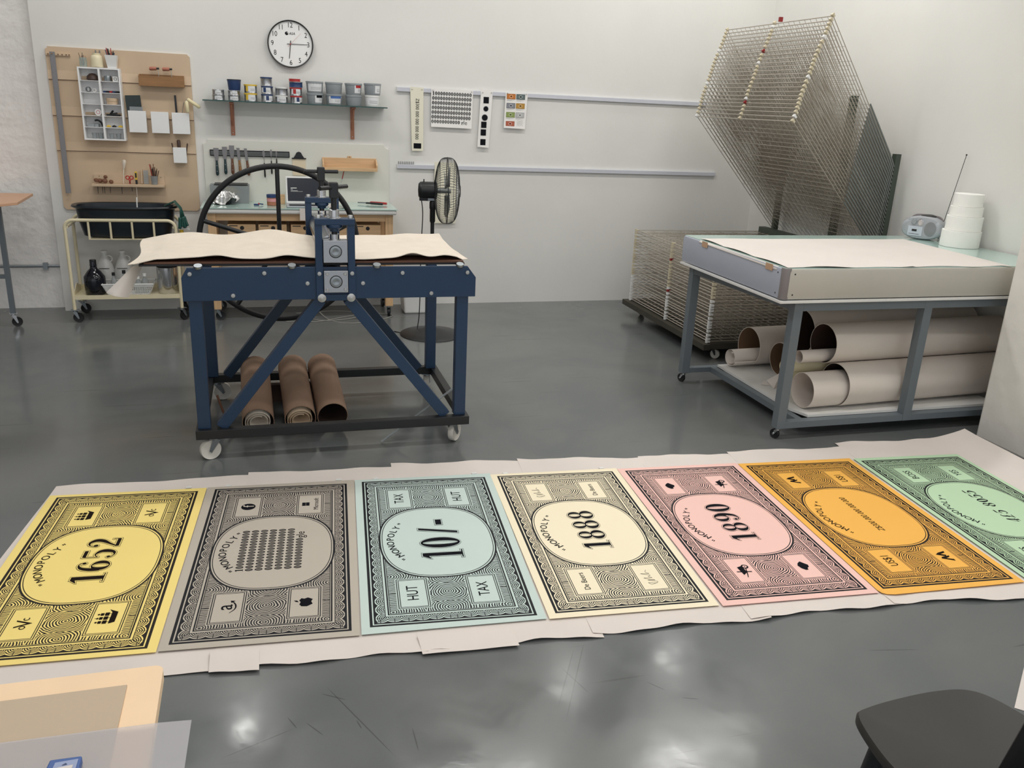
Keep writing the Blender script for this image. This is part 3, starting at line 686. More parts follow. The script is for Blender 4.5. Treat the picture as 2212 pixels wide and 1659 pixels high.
# felt blanket on the bed
def felt(u, v):
    x = -.553 + 1.44 * u; y = 3.828 + .60 * v
    e = max(0, 1 - v / .16); eb = max(0, 1 - (1 - v) / .15)
    z = .9115 + .003 * math.sin(x * 13 + y * 3) * math.sin(y * 17) + .001 * math.sin(x * 31 + y * 11)
    z += .002
    # scalloped lift along the near edge
    lift = .3 + .3 * math.sin(x * 9.2 + 1.0) * math.sin(x * 4.1 + .6)
    z += e * .012 * lift + e * (.021 * math.exp(-((x - .64) / .055) ** 2) + .013 * math.exp(-((x - .79) / .05) ** 2) + .014 * math.exp(-((x + .2) / .06) ** 2) + .011 * math.exp(-((x - .08) / .06) ** 2))
    z += eb * (.014 + .028 * math.exp(-((x - .02) / .11) ** 2) + .012 * math.exp(-((x + .36) / .09) ** 2) + .008 * math.exp(-((x - .72) / .1) ** 2))
    el = max(0, 1 - u / .07); er = max(0, (u - .9) / .1)
    z -= el * .012 + el * .010 * v; y -= el * .05 * (1 - v) * 1.2
    z += er * (.012 * v) - max(0, (u - .965) / .035) * .02 * (1 - v)
    y += er * .05 * (v - .5) * -1
    x += .02 * math.sin(v * 5) * el - .03 * er * v + .02 * er
    # nipped flat under the roller
    k = math.exp(-((x - .29) / .05) ** 2); z = z * (1 - k) + .9058 * k
    return (x, y, max(z, .9045))
mb = MB(); mb.grid(felt, 120, 40, thick=.0028); tag(mb.build('felt_blanket', M_felt), 'cream felt blanket lying wavy on the press bed under the roller', 'blanket')
# curled tissue sheet hanging off the left end
mb = MB()
def tis(u, v):
    top = Vector((-.545 + .035 * u, 3.84 + .06 * u, .8835)); bot = Vector((-.655 + .082 * u, 3.82 + .03 * u, .776 - .028 * u))
    p = top.lerp(bot, v); q = math.sin(u * PI) * .025 * (.2 + v); p.y -= q; return p
mb.grid(tis, 12, 10, thick=.0004); tag(mb.build('tissue_sheet', M_paperw), 'pinkish tissue sheet curling down from the left end of the press bed', 'paper')

# cardboard tubes stored on the floor inside the base
def open_tube(name, m, mi, a, b, r, t=.003, n=36):
    a = Vector(a); b = Vector(b); L = (b - a).length; mb = MB()
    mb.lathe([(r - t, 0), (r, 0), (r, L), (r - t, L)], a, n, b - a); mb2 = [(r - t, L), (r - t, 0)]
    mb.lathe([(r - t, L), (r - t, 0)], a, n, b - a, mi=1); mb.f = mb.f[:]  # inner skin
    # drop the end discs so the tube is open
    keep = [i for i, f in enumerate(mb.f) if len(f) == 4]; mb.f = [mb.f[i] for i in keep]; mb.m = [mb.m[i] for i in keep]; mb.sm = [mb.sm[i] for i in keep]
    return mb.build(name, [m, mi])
def spiral_roll(name, m, a, b, r0, r1, turns, t=.002):
    a = Vector(a); b = Vector(b); d = (b - a).normalized(); ex = d.cross(Vector((0, 0, 1))).normalized(); ey = ex.cross(d); N = int(turns * 28); mb = MB()
    def fn(u, v):
        q = u * turns * 2 * PI + 1; r = r0 + (r1 - r0) * u; rr = r * (1 + .04 * math.sin(q * 2 + 1)); return a.lerp(b, v) + ex * rr * math.cos(q) + ey * rr * math.sin(q)
    mb.grid(fn, N, 2); return mb.build(name, m, solid=t)
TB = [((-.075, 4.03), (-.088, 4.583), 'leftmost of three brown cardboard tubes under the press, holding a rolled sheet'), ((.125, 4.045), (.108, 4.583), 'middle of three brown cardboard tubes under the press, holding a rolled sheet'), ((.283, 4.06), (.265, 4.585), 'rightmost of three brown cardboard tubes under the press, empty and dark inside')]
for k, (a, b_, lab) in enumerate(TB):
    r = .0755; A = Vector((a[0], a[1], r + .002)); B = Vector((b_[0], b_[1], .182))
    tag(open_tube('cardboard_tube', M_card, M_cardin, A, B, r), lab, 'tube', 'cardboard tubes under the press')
    if k < 2:
        d = (B - A).normalized()
        tag(spiral_roll('rolled_felt', M_ply if k else M_felt, A - d * .002 + Vector((0, 0, -.006 * k)), B - d * .05, .034, .062, 2.6, .003), 'rolled sheet inside the %s brown cardboard tube under the press' % ('middle' if k else 'leftmost'), 'rolled sheet')
tag(MB().box(-.165, .345, 4.535, 4.575, 0, .098).build('wooden_batten', M_dwood), 'dark wooden batten on the floor propping the far ends of the cardboard tubes', 'batten')
for a, b_, m, lab, nm in (((.50, 3.86, .006), (.875, 3.90, .26), M_clear, 'clear rod leaning from the floor onto the right press leg', 'acrylic_rod'), ((-.20, 4.05, .006), (-.27, 4.25, .150), M_handle, 'thin brown stick leaning against the left side of the press base', 'wooden_stick')):
    tag(MB().cyl(a, b_, .006, 10).build(nm, m), lab, 'rod')
tag(MB().tube(smooth([(.30, 6.62, .25), (.32, 6.55, .1), (.42, 6.35, .006), (.58, 6.2, .004), (.80, 6.28, .004), (.92, 6.42, .004), (.75, 6.5, .004), (.55, 6.4, .004), (.35, 6.28, .004), (.12, 6.3, .004)], 8), .0035, 6).build('power_cable', M_cable), 'grey cable looping down to the floor under the bench behind the press', 'cable')
tag(MB().tube(smooth([(.02, 6.35, .004), (.2, 6.42, .004), (.4, 6.3, .004), (.62, 6.35, .008), (.7, 6.5, .004), (.5, 6.6, .004), (.2, 6.55, .004)], 8), .003, 6).build('power_cable', M_cable), 'second grey cable lying flat in a loop under the bench', 'cable')

# ---------------------------------------------------------------- workbench
bench = thing('workbench', 'pine workbench with white slab top, on casters against the back wall', 'workbench', (.26, 6.57, 0))
for x in (-.39, .863):
    for y in (6.38, 6.70):
        MB().box(x, x + .057, y, y + .057, .085, .781).build('leg', M_pinev, bench, .003); caster(bench, x + .028, y + .028, .085, .034, .02, M_black, M_galv, .4 + x + y)
MB().box(-.333, .863, 6.385, 6.41, .729, .781).build('apron', M_pine, bench, .002); MB().box(-.333, .863, 6.72, 6.745, .729, .781).build('apron', M_pine, bench)
MB().box(-.333, .863, 6.40, 6.735, .545, .563).build('shelf', M_pine, bench); MB().box(-.333, .863, 6.40, 6.735, .20, .218).build('shelf', M_pine, bench)
for x in (-.39, .90): MB().box(x, x + .02, 6.437, 6.70, .729, .78).build('side_rail', M_pine, bench)
MB().box(-.425, .945, 6.345, 6.785, .782, .8165).build('slab_top', M_slab, bench, .012)
tag(MB().box(-.43, .95, 6.34, 6.785, .8175, .8245).build('glass_sheet', [M_glasstop]), 'green tinted glass sheet lying on the white slab of the workbench', 'glass sheet')
BXS = [(-.26, -.067, 'leftmost'), (-.047, .150, 'second from left'), (.179, .376, 'third from left'), (.405, .602, 'fourth from left, behind the roller'), (.633, .832, 'rightmost')]
for x0, x1, lab in BXS:
    t = thing('pine_box', 'pine box with round finger hole, %s on the bench shelf' % lab, 'storage box', ((x0 + x1) / 2, 6.5, .563), 'pine boxes on the bench shelf')
    MB().box(x0, x1, 6.41, 6.70, .564, .70).build('body', M_pine, t, .002)
    cx = (x0 + x1) / 2 + .003
    h = MB().cyl((cx, 6.4085, .675), (cx, 6.4125, .675), .0145, 22).build('finger_hole', M_rubber, t)
    MB().box(x0 + .012, x0 + .07, 6.4085, 6.412, .687, .693).build('label_slot', M_rubber, t)

BT = .8255   # bench glass surface
# things on the bench
t = thing('foil_covered_bowl', 'black bowl covered with crumpled foil at the left end of the bench', 'bowl', (-.26, 6.56, BT))
MB().lathe([(.026, 0), (.042, .042), (.039, .042), (.024, .003)], (-.26, 6.56, BT), 24).build('bowl', M_black, t)
random.seed(3); mb = MB()
def foil(u, v):
    a = u * 2 * PI; r = .09 * v; j = math.sin(a * 5) * .012 + math.sin(a * 11 + 1) * .007
    z = .088 - .052 * v ** 2.2 + j * v + .006 * math.sin(v * 23 + a * 3) - (.03 if (v > .9 and math.cos(a) < 0) else 0)
    return (-.268 + (r + j * v) * math.cos(a), 6.56 + (r * .9 + j * v) * math.sin(a), BT + max(z, .004))
mb.grid(foil, 48, 12); mb.sm = [False] * len(mb.sm); mb.build('foil_cover', M_foil, t, solid=.0006)
t = thing('storage_box_clear', 'translucent storage box with dark lid, standing on the left of the bench against the backboard', 'storage box', (-.237, 6.69, BT)); t.name = 'clear_storage_box'
mb = MB(); x0, x1, y0, y1 = -.373, -.10, 6.60, 6.77
mb.add([(x0 + .008, y0 + .006, BT), (x1 - .008, y0 + .006, BT), (x1 - .008, y1, BT), (x0 + .008, y1, BT), (x0, y0, BT + .125), (x1, y0, BT + .125), (x1, y1, BT + .125), (x0, y1, BT + .125)], [(0, 3, 2, 1), (0, 1, 5, 4), (1, 2, 6, 5), (2, 3, 7, 6), (3, 0, 4, 7)])
mb.build('box_body', M_clear, t, solid=.002)
MB().box(x0 + .03, x1 - .01, y0 + .02, y1 - .01, BT + .1265, BT + .134).build('lid', M_black, t, .002)
MB().box(x0 + .03, x1 - .03, y0 + .05, y1 - .02, BT + .003, BT + .075).build('contents', mat('grey_contents', rgb(104, 106, 104), .8), t)
MB().prism([(.0, .0), (.11, .0), (.05, .045), (0, .04)], (-.27, y0 + .045, BT + .072), (1, 0, 0), (0, 0, 1), -.01).build('yellow_card', M_yellow, t)
t = thing('ink_pot', 'small round pot with blue lid and pink label on the bench glass', 'pot', (.057, 6.52, BT))
MB().lathe([(.034, 0), (.037, .002), (.037, .056)], (.057, 6.52, BT), 28).build('body', M_copper, t)
MB().lathe([(.0375, .028), (.0378, .028), (.0378, .05), (.0375, .05)], (.057, 6.52, BT), 28, cap=False).build('label', mat('pink_label', rgb(214, 150, 150), .5), t)
MB().lathe([(.039, .056), (.039, .076), (.036, .078), (0, .078)], (.057, 6.52, BT), 28).build('lid', M_navy, t)
t = thing('spring_clamp', 'small blue spring clamp lying on the bench glass', 'clamp', (-.04, 6.5, BT))
MB().box(-.073, -.035, 6.49, 6.51, BT, BT + .011).build('jaw', M_navy, t, .003); MB().bar((-.04, 6.5, BT + .012), (-.008, 6.51, BT + .007), .012, .008).build('handle', M_navy, t); MB().cyl((-.037, 6.49, BT + .013), (-.037, 6.51, BT + .013), .005, 10).build('spring', M_red, t)
# laptop
t = thing('laptop', 'open white laptop with dark screen on the bench behind the press', 'laptop', (.30, 6.5, BT))
MB().box(.155, .445, 6.375, 6.55, BT, BT + .012).build('base', M_silver, t, .004)
MB().box(.175, .425, 6.395, 6.49, BT + .012, BT + .0128).build('keyboard', M_black, t)
lx = Vector((1, 0, 0)); lu = Vector((0, .22, 1)).normalized(); lo = Vector((.158, 6.555, BT + .012))
def lp(mb, x0, x1, u0, u1, d0, d1, mi=0):
    n = lx.cross(lu)  # toward the viewer
    c = [lo + lx * x + lu * u + n * d for d in (d0, d1) for x, u in ((x0, u0), (x1, u0), (x1, u1), (x0, u1))]
    return mb.add(c, [(3, 2, 1, 0), (4, 5, 6, 7), (0, 1, 5, 4), (1, 2, 6, 5), (2, 3, 7, 6), (3, 0, 4, 7)], mi)
lp(MB(), 0, .284, 0, .195, -.006, 0).build('screen_lid', M_white, t, .003)
s = lp(MB(), .012, .272, .016, .183, .0003, .0012)
for (a, b_, c, d) in ((.035, .078, .108, .113), (.035, .05, .1, .1025), (.035, .085, .09, .0925), (.035, .12, .085, .0865)): lp(s, a, b_, c, d, .0013, .0016, 1)
s.build('screen', [M_screen, M_white], t)
tag(MB().box(.118, .15, 6.60, 6.66, BT, BT + .065).build('wooden_block', M_pine), 'small pine block standing on the bench just left of the laptop', 'block')
mb = MB(); mb.box(.243, .312, 6.330, 6.3335, .742, .828); tag(mb.build('hanging_paper', M_paperw), 'small white paper hanging over the bench front below the laptop', 'paper')
mb = MB(); mb.grid(lambda u, v: (.455 + .14 * u, 6.36 + .20 * v, BT + .002 + .035 * math.sin(u * 3) * (1 - v * .4)), 10, 6, thick=.0006); tag(mb.build('bench_paper', M_paperw), 'white curled paper on the bench to the right of the laptop', 'paper')
# snips lying on the glass
t = thing('snips', 'dark metal snips with red and black grips lying on the right of the bench', 'snips', (.80, 6.62, BT))
MB().bar((.69, 6.66, BT + .012), (.755, 6.63, BT + .013), .016, .009).build('blade', M_galv, t, .003)
MB().bar((.75, 6.635, BT + .012), (.785, 6.62, BT + .012), .026, .012).build('pivot', M_blackst, t, .004)
MB().tube(smooth([(.78, 6.62, BT + .012), (.83, 6.60, BT + .011), (.872, 6.585, BT + .010)]), [.007] + [.0085] * 11 + [.007], 10).build('black_grip', M_black, t)
MB().tube(smooth([(.78, 6.63, BT + .016), (.84, 6.625, BT + .014), (.905, 6.60, BT + .012)]), [.007] + [.009] * 11 + [.007], 10).build('red_grip', M_red, t)
t = thing('paintbrush', 'thin brush with clear stem and dark red grip leaning up behind the press screw', 'brush', (.565, 6.7, BT))
MB().tube([(.53, 6.60, BT + .001), (.582, 6.735, 1.005)], [.003, .003], 8).build('handle', M_clear, t); MB().tube([(.582, 6.735, 1.005), (.60, 6.775, 1.06)], [.004, .003], 8).build('grip', M_red, t); MB().tube([(.60, 6.775, 1.06), (.607, 6.778, 1.082)], [.005, .007], 8).build('bristles', M_felt, t)

# ---------------------------------------------------------------- white backboard and tools
W = BX
notch = [(-.411, .765), (.948, .765), (.945, 1.230), (.93, 1.232), (.915, 1.242), (.908, 1.262), (-.378, 1.262), (-.382, 1.246), (-.395, 1.236), (-.411, 1.232)]
tag(MB().prism(notch, (0, W - .001, 0), (1, 0, 0), (0, 0, 1), .014).build('backboard', mat('white_board_paint', rgb(224, 223, 214), .6), bev=.002), 'white backboard with notched corners on the wall above the bench', 'board')
WB = W - .0155
t = thing('magnetic_tool_strip', 'black ridged magnetic strip holding knives on the white backboard', 'tool strip', (-.08, WB, 1.16))
MB().box(-.366, .20, WB - .012, WB, 1.148, 1.192).build('strip', M_black, t, .003)
for z in (1.160, 1.170, 1.180): MB().box(-.36, .194, WB - .0155, WB - .0125, z - .003, z + .002).build('ridge', M_wired, t)
KY = WB - .0165
def knife(x, ztop, zbot, w0, w1, tilt, hm, lab, pointed=False):
    t = thing('putty_knife' if not pointed else 'palette_knife', lab, 'knife', (x, KY, ztop), 'knives on the magnetic strip')
    L = ztop - zbot; hb = .52 if not pointed else .5
    def q(px, pz): return (x + px + tilt * (ztop - pz), KY, pz)
    zm = ztop - L * (1 - hb)
    if not pointed: pl = [q(-w0, ztop), q(w0, ztop), q(w0 * .9, ztop - L * .22), q(w1, zm), q(-w1, zm), q(-w0 * .9, ztop - L * .22)]
    else: pl = [q(0, ztop), q(w0, ztop - L * .09), q(w0 * .8, ztop - L * .2), q(.002, ztop - L * .28), q(.0018, zm), q(-.0018, zm), q(-.002, ztop - L * .28), q(-w0 * .8, ztop - L * .2), q(-w0, ztop - L * .09)]
    n = len(pl); v = pl + [(a, b_ - .0012, c) for a, b_, c in pl]
    MB().add(v, [tuple(range(n)), tuple(range(2 * n - 1, n - 1, -1))] + [(i, (i + 1) % n, n + (i + 1) % n, n + i) for i in range(n)]).build('blade', M_blade, t)
    pts = [q(0, zm + .006), q(0, zm - .01), q(0, (zm + zbot) / 2), q(0, zbot + .012), q(0, zbot)]
    pts = [(a, b_ - .004, c) for a, b_, c in pts]
    k = .55 if pointed else 1
    hh = MB().tube(pts, [.007 * k, .0085 * k, .011 * k, .012 * k, .006 * k], 10).build('handle', hm, t)
    if not pointed:
        for pz in (.3, .7): a = q(0, zm + (zbot - zm) * pz); MB().lathe([(.0028, 0), (.0025, .001)], (a[0], a[1] - .0145, a[2]), 8, (0, -1, 0)).build('rivet', M_zinc, hh)
KN = [(-.322, 1.204, 1.008, .0185, .009, .005, M_handleg, 'broad putty knife with dark green handle, leftmost on the magnetic strip'),
      (-.262, 1.214, 1.018, .018, .009, 0, M_handleg, 'broad putty knife with blue green handle, second from left on the strip'),
      (-.212, 1.225, 1.019, .0185, .009, 0, M_handle, 'tallest putty knife with red brown riveted handle, third on the strip'),
      (-.168, 1.209, 1.012, .011, .0095, .06, M_wood2, 'narrow putty knife with brown handle, fourth on the strip'),
      (-.116, 1.207, 1.012, .011, .0095, .09, M_handle, 'narrow tilted putty knife with brown handle, fifth on the strip')]
for k in KN: knife(*k)
knife(.012, 1.200, 1.000, .010, .004, .02, M_rubber, 'square ended palette knife, sixth tool on the strip', True)
knife(.066, 1.208, 1.026, .0085, .004, 0, M_rubber, 'diamond shaped palette knife, second from right on the strip', True)
knife(.104, 1.195, 1.070, .007, .004, 0, M_rubber, 'smallest pointed palette knife, rightmost on the strip', True)
t = thing('clipboard', 'small wooden clipboard with dark clip hanging on the white backboard', 'clipboard', (.267, WB, 1.1))
MB().box(.218, .316, WB - .004, WB, 1.017, 1.147).build('board', mat('clipboard_paper', rgb(226, 210, 184), .7), t, .001)
c = MB().box(.215, .320, WB - .012, WB - .0045, 1.140, 1.149); c.prism([(.228, 1.149), (.306, 1.149), (.292, 1.17), (.283, 1.188), (.267, 1.194), (.251, 1.188), (.242, 1.17)], (0, WB - .006, 0), (1, 0, 0), (0, 0, 1), .008)
c.build('clip', M_blackst, t, .001)
t = thing('wooden_wall_tray', 'open pine tray screwed to the right of the white backboard', 'wall tray', (.64, WB, 1.06))
b = MB().box(.438, .848, WB - .010, WB, 1.075, 1.158); b.box(.628, .660, WB - .008, WB, 1.158, 1.172); b.build('back_panel', M_pine, t, .002)
MB().box(.440, .846, WB - .085, WB - .010, 1.066, 1.076).build('bottom', M_pine, t, .001); MB().box(.440, .846, WB - .093, WB - .085, 1.066, 1.092).build('front_lip', M_pine, t, .001)
for x in (.438, .838): MB().prism([(-.0105, 1.076), (-.0105, 1.150), (-.035, 1.148), (-.085, 1.11), (-.085, 1.076)], (x + .010, WB, 0), (0, 1, 0), (0, 0, 1), -.010).build('side_panel', M_pine, t)
MB().lathe([(.003, 0), (.003, .002)], (.644, WB - .008, 1.165), 8, (0, -1, 0)).build('screw', M_blackst, t)

# ---------------------------------------------------------------- glass shelf and tins
SZ = 1.540
t = thing('glass_wall_shelf', 'green edged glass shelf on two copper coloured brackets above the tool board', 'shelf', (.264, 6.71, SZ))
MB().box(-.385, .915, 6.625, 6.795, SZ - .008, SZ).build('glass_plate', M_glassedge, t)
for x in (-.195, .670):
    b = MB().box(x - .014, x + .014, W - .012, W - .001, 1.296, SZ - .009); b.box(x - .013, x + .013, 6.655, W - .012, SZ - .024, SZ - .009); b.bar((x, W - .012, 1.37), (x, 6.665, SZ - .025), .02, .010, (1, 0, 0))
    b.build('bracket', M_copper, t, .001)
    MB().lathe([(.004, 0), (.003, .002)], (x, W - .0125, 1.315), 8, (0, -1, 0)).build('screw', M_zinc, t)
TY = 6.69
def tin(x0, x1, z0, z1, body, lidm, labm, lab, flare=0, lidh=.010, band=None, content=None, aw=.8, ac=0):
    r = (x1 - x0) / 2; cx = (x0 + x1) / 2; h = z1 - z0
    t = thing('ink_tin' if not flare else 'ink_tub', lab, 'tin' if not flare else 'tub', (cx, TY, z0), 'ink tins and tubs on the glass shelf')
    rb = r * (1 - flare)
    if flare: MB().lathe([(rb * .97, 0), (rb, .003), (r * .955, h - lidh - .006), (r, h - lidh - .005), (r, h - lidh)], (cx, TY, z0), 32).build('body', body, t)
    else: MB().lathe([(rb * .97, 0), (r * .985, .002), (r * .96, .004), (r * .96, h - lidh), (r * .985, h - lidh + .002)], (cx, TY, z0), 32).build('body', body, t)
    MB().lathe([(r, h - lidh), (r, h - .001), (r * .96, h - .0003), (r * .92, h - .002), (0, h - .002)], (cx, TY, z0), 32).build('lid', lidm, t)
    if content: MB().lathe([(rb * .9, .004), (r * .9, h * content)], (cx, TY, z0), 24).build('ink', M_navy if lidm != M_black else M_ink, t)
    if labm:
        mb = MB(); a0 = -PI / 2 + ac - aw; a1 = -PI / 2 + ac + aw; zb, zt = .16 * h, .82 * h
        def rr(z): return (rb + (r * .955 - rb) * z / h if flare else r * .96) + .0008
        def fn(u, v): z = zb + (zt - zb) * v; a = a0 + (a1 - a0) * u; return (cx + rr(z) * math.cos(a), TY + rr(z) * math.sin(a), z0 + z)
        mb.grid(fn, 14, 4, mi=0)
        def patch(u0, u1, v0, v1, mi, lift=.0005):
            def f2(u, v): z = zb + (zt - zb) * (v0 + (v1 - v0) * v); a = a0 + (a1 - a0) * (u0 + (u1 - u0) * u); R2 = rr(z) + lift; return (cx + R2 * math.cos(a), TY + R2 * math.sin(a), z0 + z)
            mb.grid(f2, 6, 1, mi=mi)
        if band == 'left': patch(0, .26, .02, .98, 1)
        elif band == 'top': patch(.18, 1, .66, 1, 1)
        elif band == 'blot': patch(.2, .5, .1, .95, 1)
        for q in (.2, .34, .48): patch(.5 if band else .2, .92, q, q + .035, 2)
        mb.build('label', labm, t)
    return t
LW = mat('label_white', rgb(226, 228, 230), .5); LG = mat('label_text_grey', rgb(120, 120, 124), .6)
def LB(c): return [LW, c, LG]
tin(-.322, -.235, SZ, SZ + .034, M_steel, M_steel, LB(M_zinc), 'silver ink tin, lower of the leftmost stack on the glass shelf', lidh=.006, aw=.6)
tin(-.320, -.236, SZ + .0345, SZ + .071, M_steel, M_chrome, LB(M_ink), 'silver ink tin, upper of the leftmost stack on the glass shelf', lidh=.006, aw=.5)
tin(-.214, -.129, SZ, SZ + .034, M_steel, M_steel, LB(M_red), 'silver ink tin at the bottom of the second stack', lidh=.006, aw=.7)
tin(-.214, -.129, SZ + .0345, SZ + .069, M_steel, M_chrome, LB(M_zinc), 'silver ink tin in the middle of the second stack, below the dark tub', lidh=.006, aw=.6)
tin(-.216, -.119, SZ + .070, SZ + .144, M_navy, M_black, None, 'clear dark filled tub with black rim on top of the second stack', .16, lidh=.006)
tin(-.105, -.012, SZ, SZ + .056, M_steel, M_yellow, LB(M_yellow), 'yellow lidded ink tin, lower of the yellow pair', band='left')
tin(-.103, -.011, SZ + .057, SZ + .115, M_steel, M_yellow, LB(M_yellow), 'yellow lidded ink tin, upper of the yellow pair', band='left')
tin(.013, .097, SZ, SZ + .054, M_steel, M_navy, LB(M_navy), 'blue lidded ink tin at the bottom of the blue stack', band='blot', ac=.3)
tin(.015, .099, SZ + .055, SZ + .109, M_steel, M_navy, LB(M_navy), 'blue lidded ink tin in the middle of the blue stack', band='blot', ac=-.2)
tin(.012, .095, SZ + .110, SZ + .170, M_steel, M_navy, None, 'plain silver tin with dark blue lid on top of the blue stack')
tin(.111, .200, SZ, SZ + .050, M_steel, M_white, LB(M_zinc), 'white lidded ink tin, lower of the white pair')
tin(.112, .202, SZ + .051, SZ + .107, M_steel, M_white, None, 'white lidded ink tin without label, upper of the white pair')
tin(.216, .302, SZ, SZ + .052, M_steel, M_red, LB(M_navy), 'red lidded ink tin at the bottom of the red stack', band='blot', ac=.5)
tin(.213, .302, SZ + .053, SZ + .109, M_steel, M_red, LB(M_red), 'red lidded ink tin with red blot label in the red stack', band='blot')
tin(.211, .308, SZ + .110, SZ + .148, M_navy, M_steel, None, 'dark navy tin with silver rim near the top of the red stack', lidh=.005)
tin(.211, .293, SZ + .149, SZ + .168, M_red, M_red, None, 'flat bright red tin on top of the red stack', lidh=.007)
for i, (x0, x1, y0, y1) in enumerate([(.331, .455, .329, .455), (.468, .594, .466, .593), (.611, .735, .608, .735)]):
    nm = ['first', 'second', 'third'][i]
    tin(x0, x1, SZ, SZ + .076, M_dgrey, M_dgrey, [LB(M_ink), LB(mat('blue_label', rgb(76, 112, 178), .5)), None][i], 'grey ink tub, lower of the %s grey pair, %s' % (nm, ['small label with black band', 'broad label with blue band', 'no label'][i]), .13, lidh=.007, band='top', aw=[.5, .8, 0][i], ac=[.45, 0, 0][i])
    tin(y0, y1, SZ + .077, SZ + .158, M_dgrey, M_dgrey, [LB(LW), None, LB(M_red)][i], 'grey ink tub, upper of the %s grey pair, %s' % (nm, ['wide white label', 'plain front', 'white label with red corner'][i]), .13, lidh=.007, band='top' if i == 2 else None, aw=[.95, 0, .45][i], ac=[0, 0, .5][i])
tin(.753, .864, SZ, SZ + .080, M_white, M_white, LB(LW), 'white ink tub with grey print at the right end, lower one', .06, lidh=.008)
tin(.747, .876, SZ + .081, SZ + .164, M_dgrey, M_dgrey, LB(M_dgrey), 'grey ink tub with tall side label at the right end, upper one', .12, lidh=.007, aw=.5, ac=.45, band='left')

# ---------------------------------------------------------------- clock
CC = Vector((.2345, W - .001, 1.945)); CR = .161
t = thing('wall_clock', 'round white wall clock with thin black rim, reading quarter past six', 'clock', CC)
MB().lathe([(CR - .004, 0), (CR, .004), (CR, .034), (CR - .003, .038), (CR - .0075, .036), (CR - .008, .026)], CC, 64, (0, -1, 0), cap=False).build('rim', M_black, t)
mb = MB(); mb.lathe([(CR - .009, .006), (CR - .009, .024)], CC, 64, (0, -1, 0)); F = Fr(mb, CC + Vector((0, -.024, 0)), (1, 0, 0), (0, 0, 1))
for k in range(1, 13):
    a = PI / 2 - k * PI / 6; F.text(str(k), .126 * math.cos(a), .126 * math.sin(a), .048, 1, .0006, sx=.85)
F.disc(-.024, .071, .012); F.poly([(-.024, .074), (-.012, .070), (-.02, .078)], 2, .0009); F.text('ASA', .012, .070, .024, 1, .0006, shear=.25); F.text('ASA', .0127, .070, .024, 1, .0006, shear=.25)
mb.build('dial', [M_dialw, M_ink, M_dialw], t)
def hand(name, ang, l0, l1, w0, w1, z, m):
    d = Vector((math.cos(ang), 0, math.sin(ang))); n = Vector((-math.sin(ang), 0, math.cos(ang))); o = CC + Vector((0, -z, 0))
    v = [o - d * l0 + n * w0, o - d * l0 - n * w0, o + d * l1 - n * w1, o + d * l1 + n * w1]
    MB().add(v + [p + Vector((0, -.0008, 0)) for p in v], [(3, 2, 1, 0), (4, 5, 6, 7), (0, 1, 5, 4), (1, 2, 6, 5), (2, 3, 7, 6), (3, 0, 4, 7)]).build(name, m, t)
hand('hour_hand', math.radians(-96.5), .024, .098, .0026, .0018, .027, M_ink)
hand('minute_hand', math.radians(1.0), .024, .125, .0022, .0014, .029, M_ink)
hand('second_hand', math.radians(45), .026, .108, .0007, .0004, .031, M_red)
MB().lathe([(.004, 0), (.004, .003), (0, .004)], CC + Vector((0, -.0305, 0)), 12, (0, -1, 0)).build('centre_pin', M_red, t)

# ---------------------------------------------------------------- plywood board and what hangs on it
poly = [(-1.362, .746), (-.478, .746), (-.467, .757), (-.461, .77), (-.461, 1.818), (-.466, 1.822), (-.478, 1.835), (-1.365, 1.838), (-1.368, 1.824), (-1.380, 1.822), (-1.380, .765)]
mb = MB().prism(poly, (0, W - .001, 0), (1, 0, 0), (0, 0, 1), .014)
for z in (1.157, 1.392, 1.628):
    mb.add([(-1.380, W - .015, z), (-.461, W - .015, z), (-.461, W - .024, z), (-1.380, W - .024, z), (-1.380, W - .0152, z + .06), (-.461, W - .0152, z + .06)], [(0, 1, 2, 3), (3, 2, 5, 4), (0, 3, 4), (1, 5, 2)], 0)
    mb.box(-1.380, -.461, W - .0156, W - .015, z - .004, z, 1)
tag(mb.build('plywood_board', [M_ply, M_handle]), 'large birch plywood tool board with three stepped ledges on the wall', 'board')
WP = W - .0165
t = thing('peg_rail', 'narrow wooden peg rail with short pegs at the top left of the plywood board', 'peg rail', (-1.3, WP, 1.79))
MB().box(-1.378, -1.226, WP - .010, WP, 1.780, 1.796).build('rail', M_ply, t, .001)
for x in (-1.362, -1.300, -1.275, -1.250, -1.232): MB().cyl((x, WP - .010, 1.788), (x, WP - .020, 1.789), .0035, 8).build('peg', M_handle, t)
t = thing('steel_ruler', 'long grey steel ruler hanging from the peg rail on the plywood board', 'ruler', (-1.331, WP, .866))
mb = MB().box(-1.349, -1.315, WP - .036, WP - .034, .866, 1.803)
for k in range(92): mb.box(-1.349, -1.349 + (.010 if k % 10 == 0 else .005), WP - .0364, WP - .036, .87 + k * .01, .871 + k * .01, 1)
mb.build('blade', [M_blade, M_ink], t); MB().cyl((-1.334, WP - .010, 1.79), (-1.334, WP - .046, 1.79), .004, 8).build('hanging_peg', M_wood2, t)
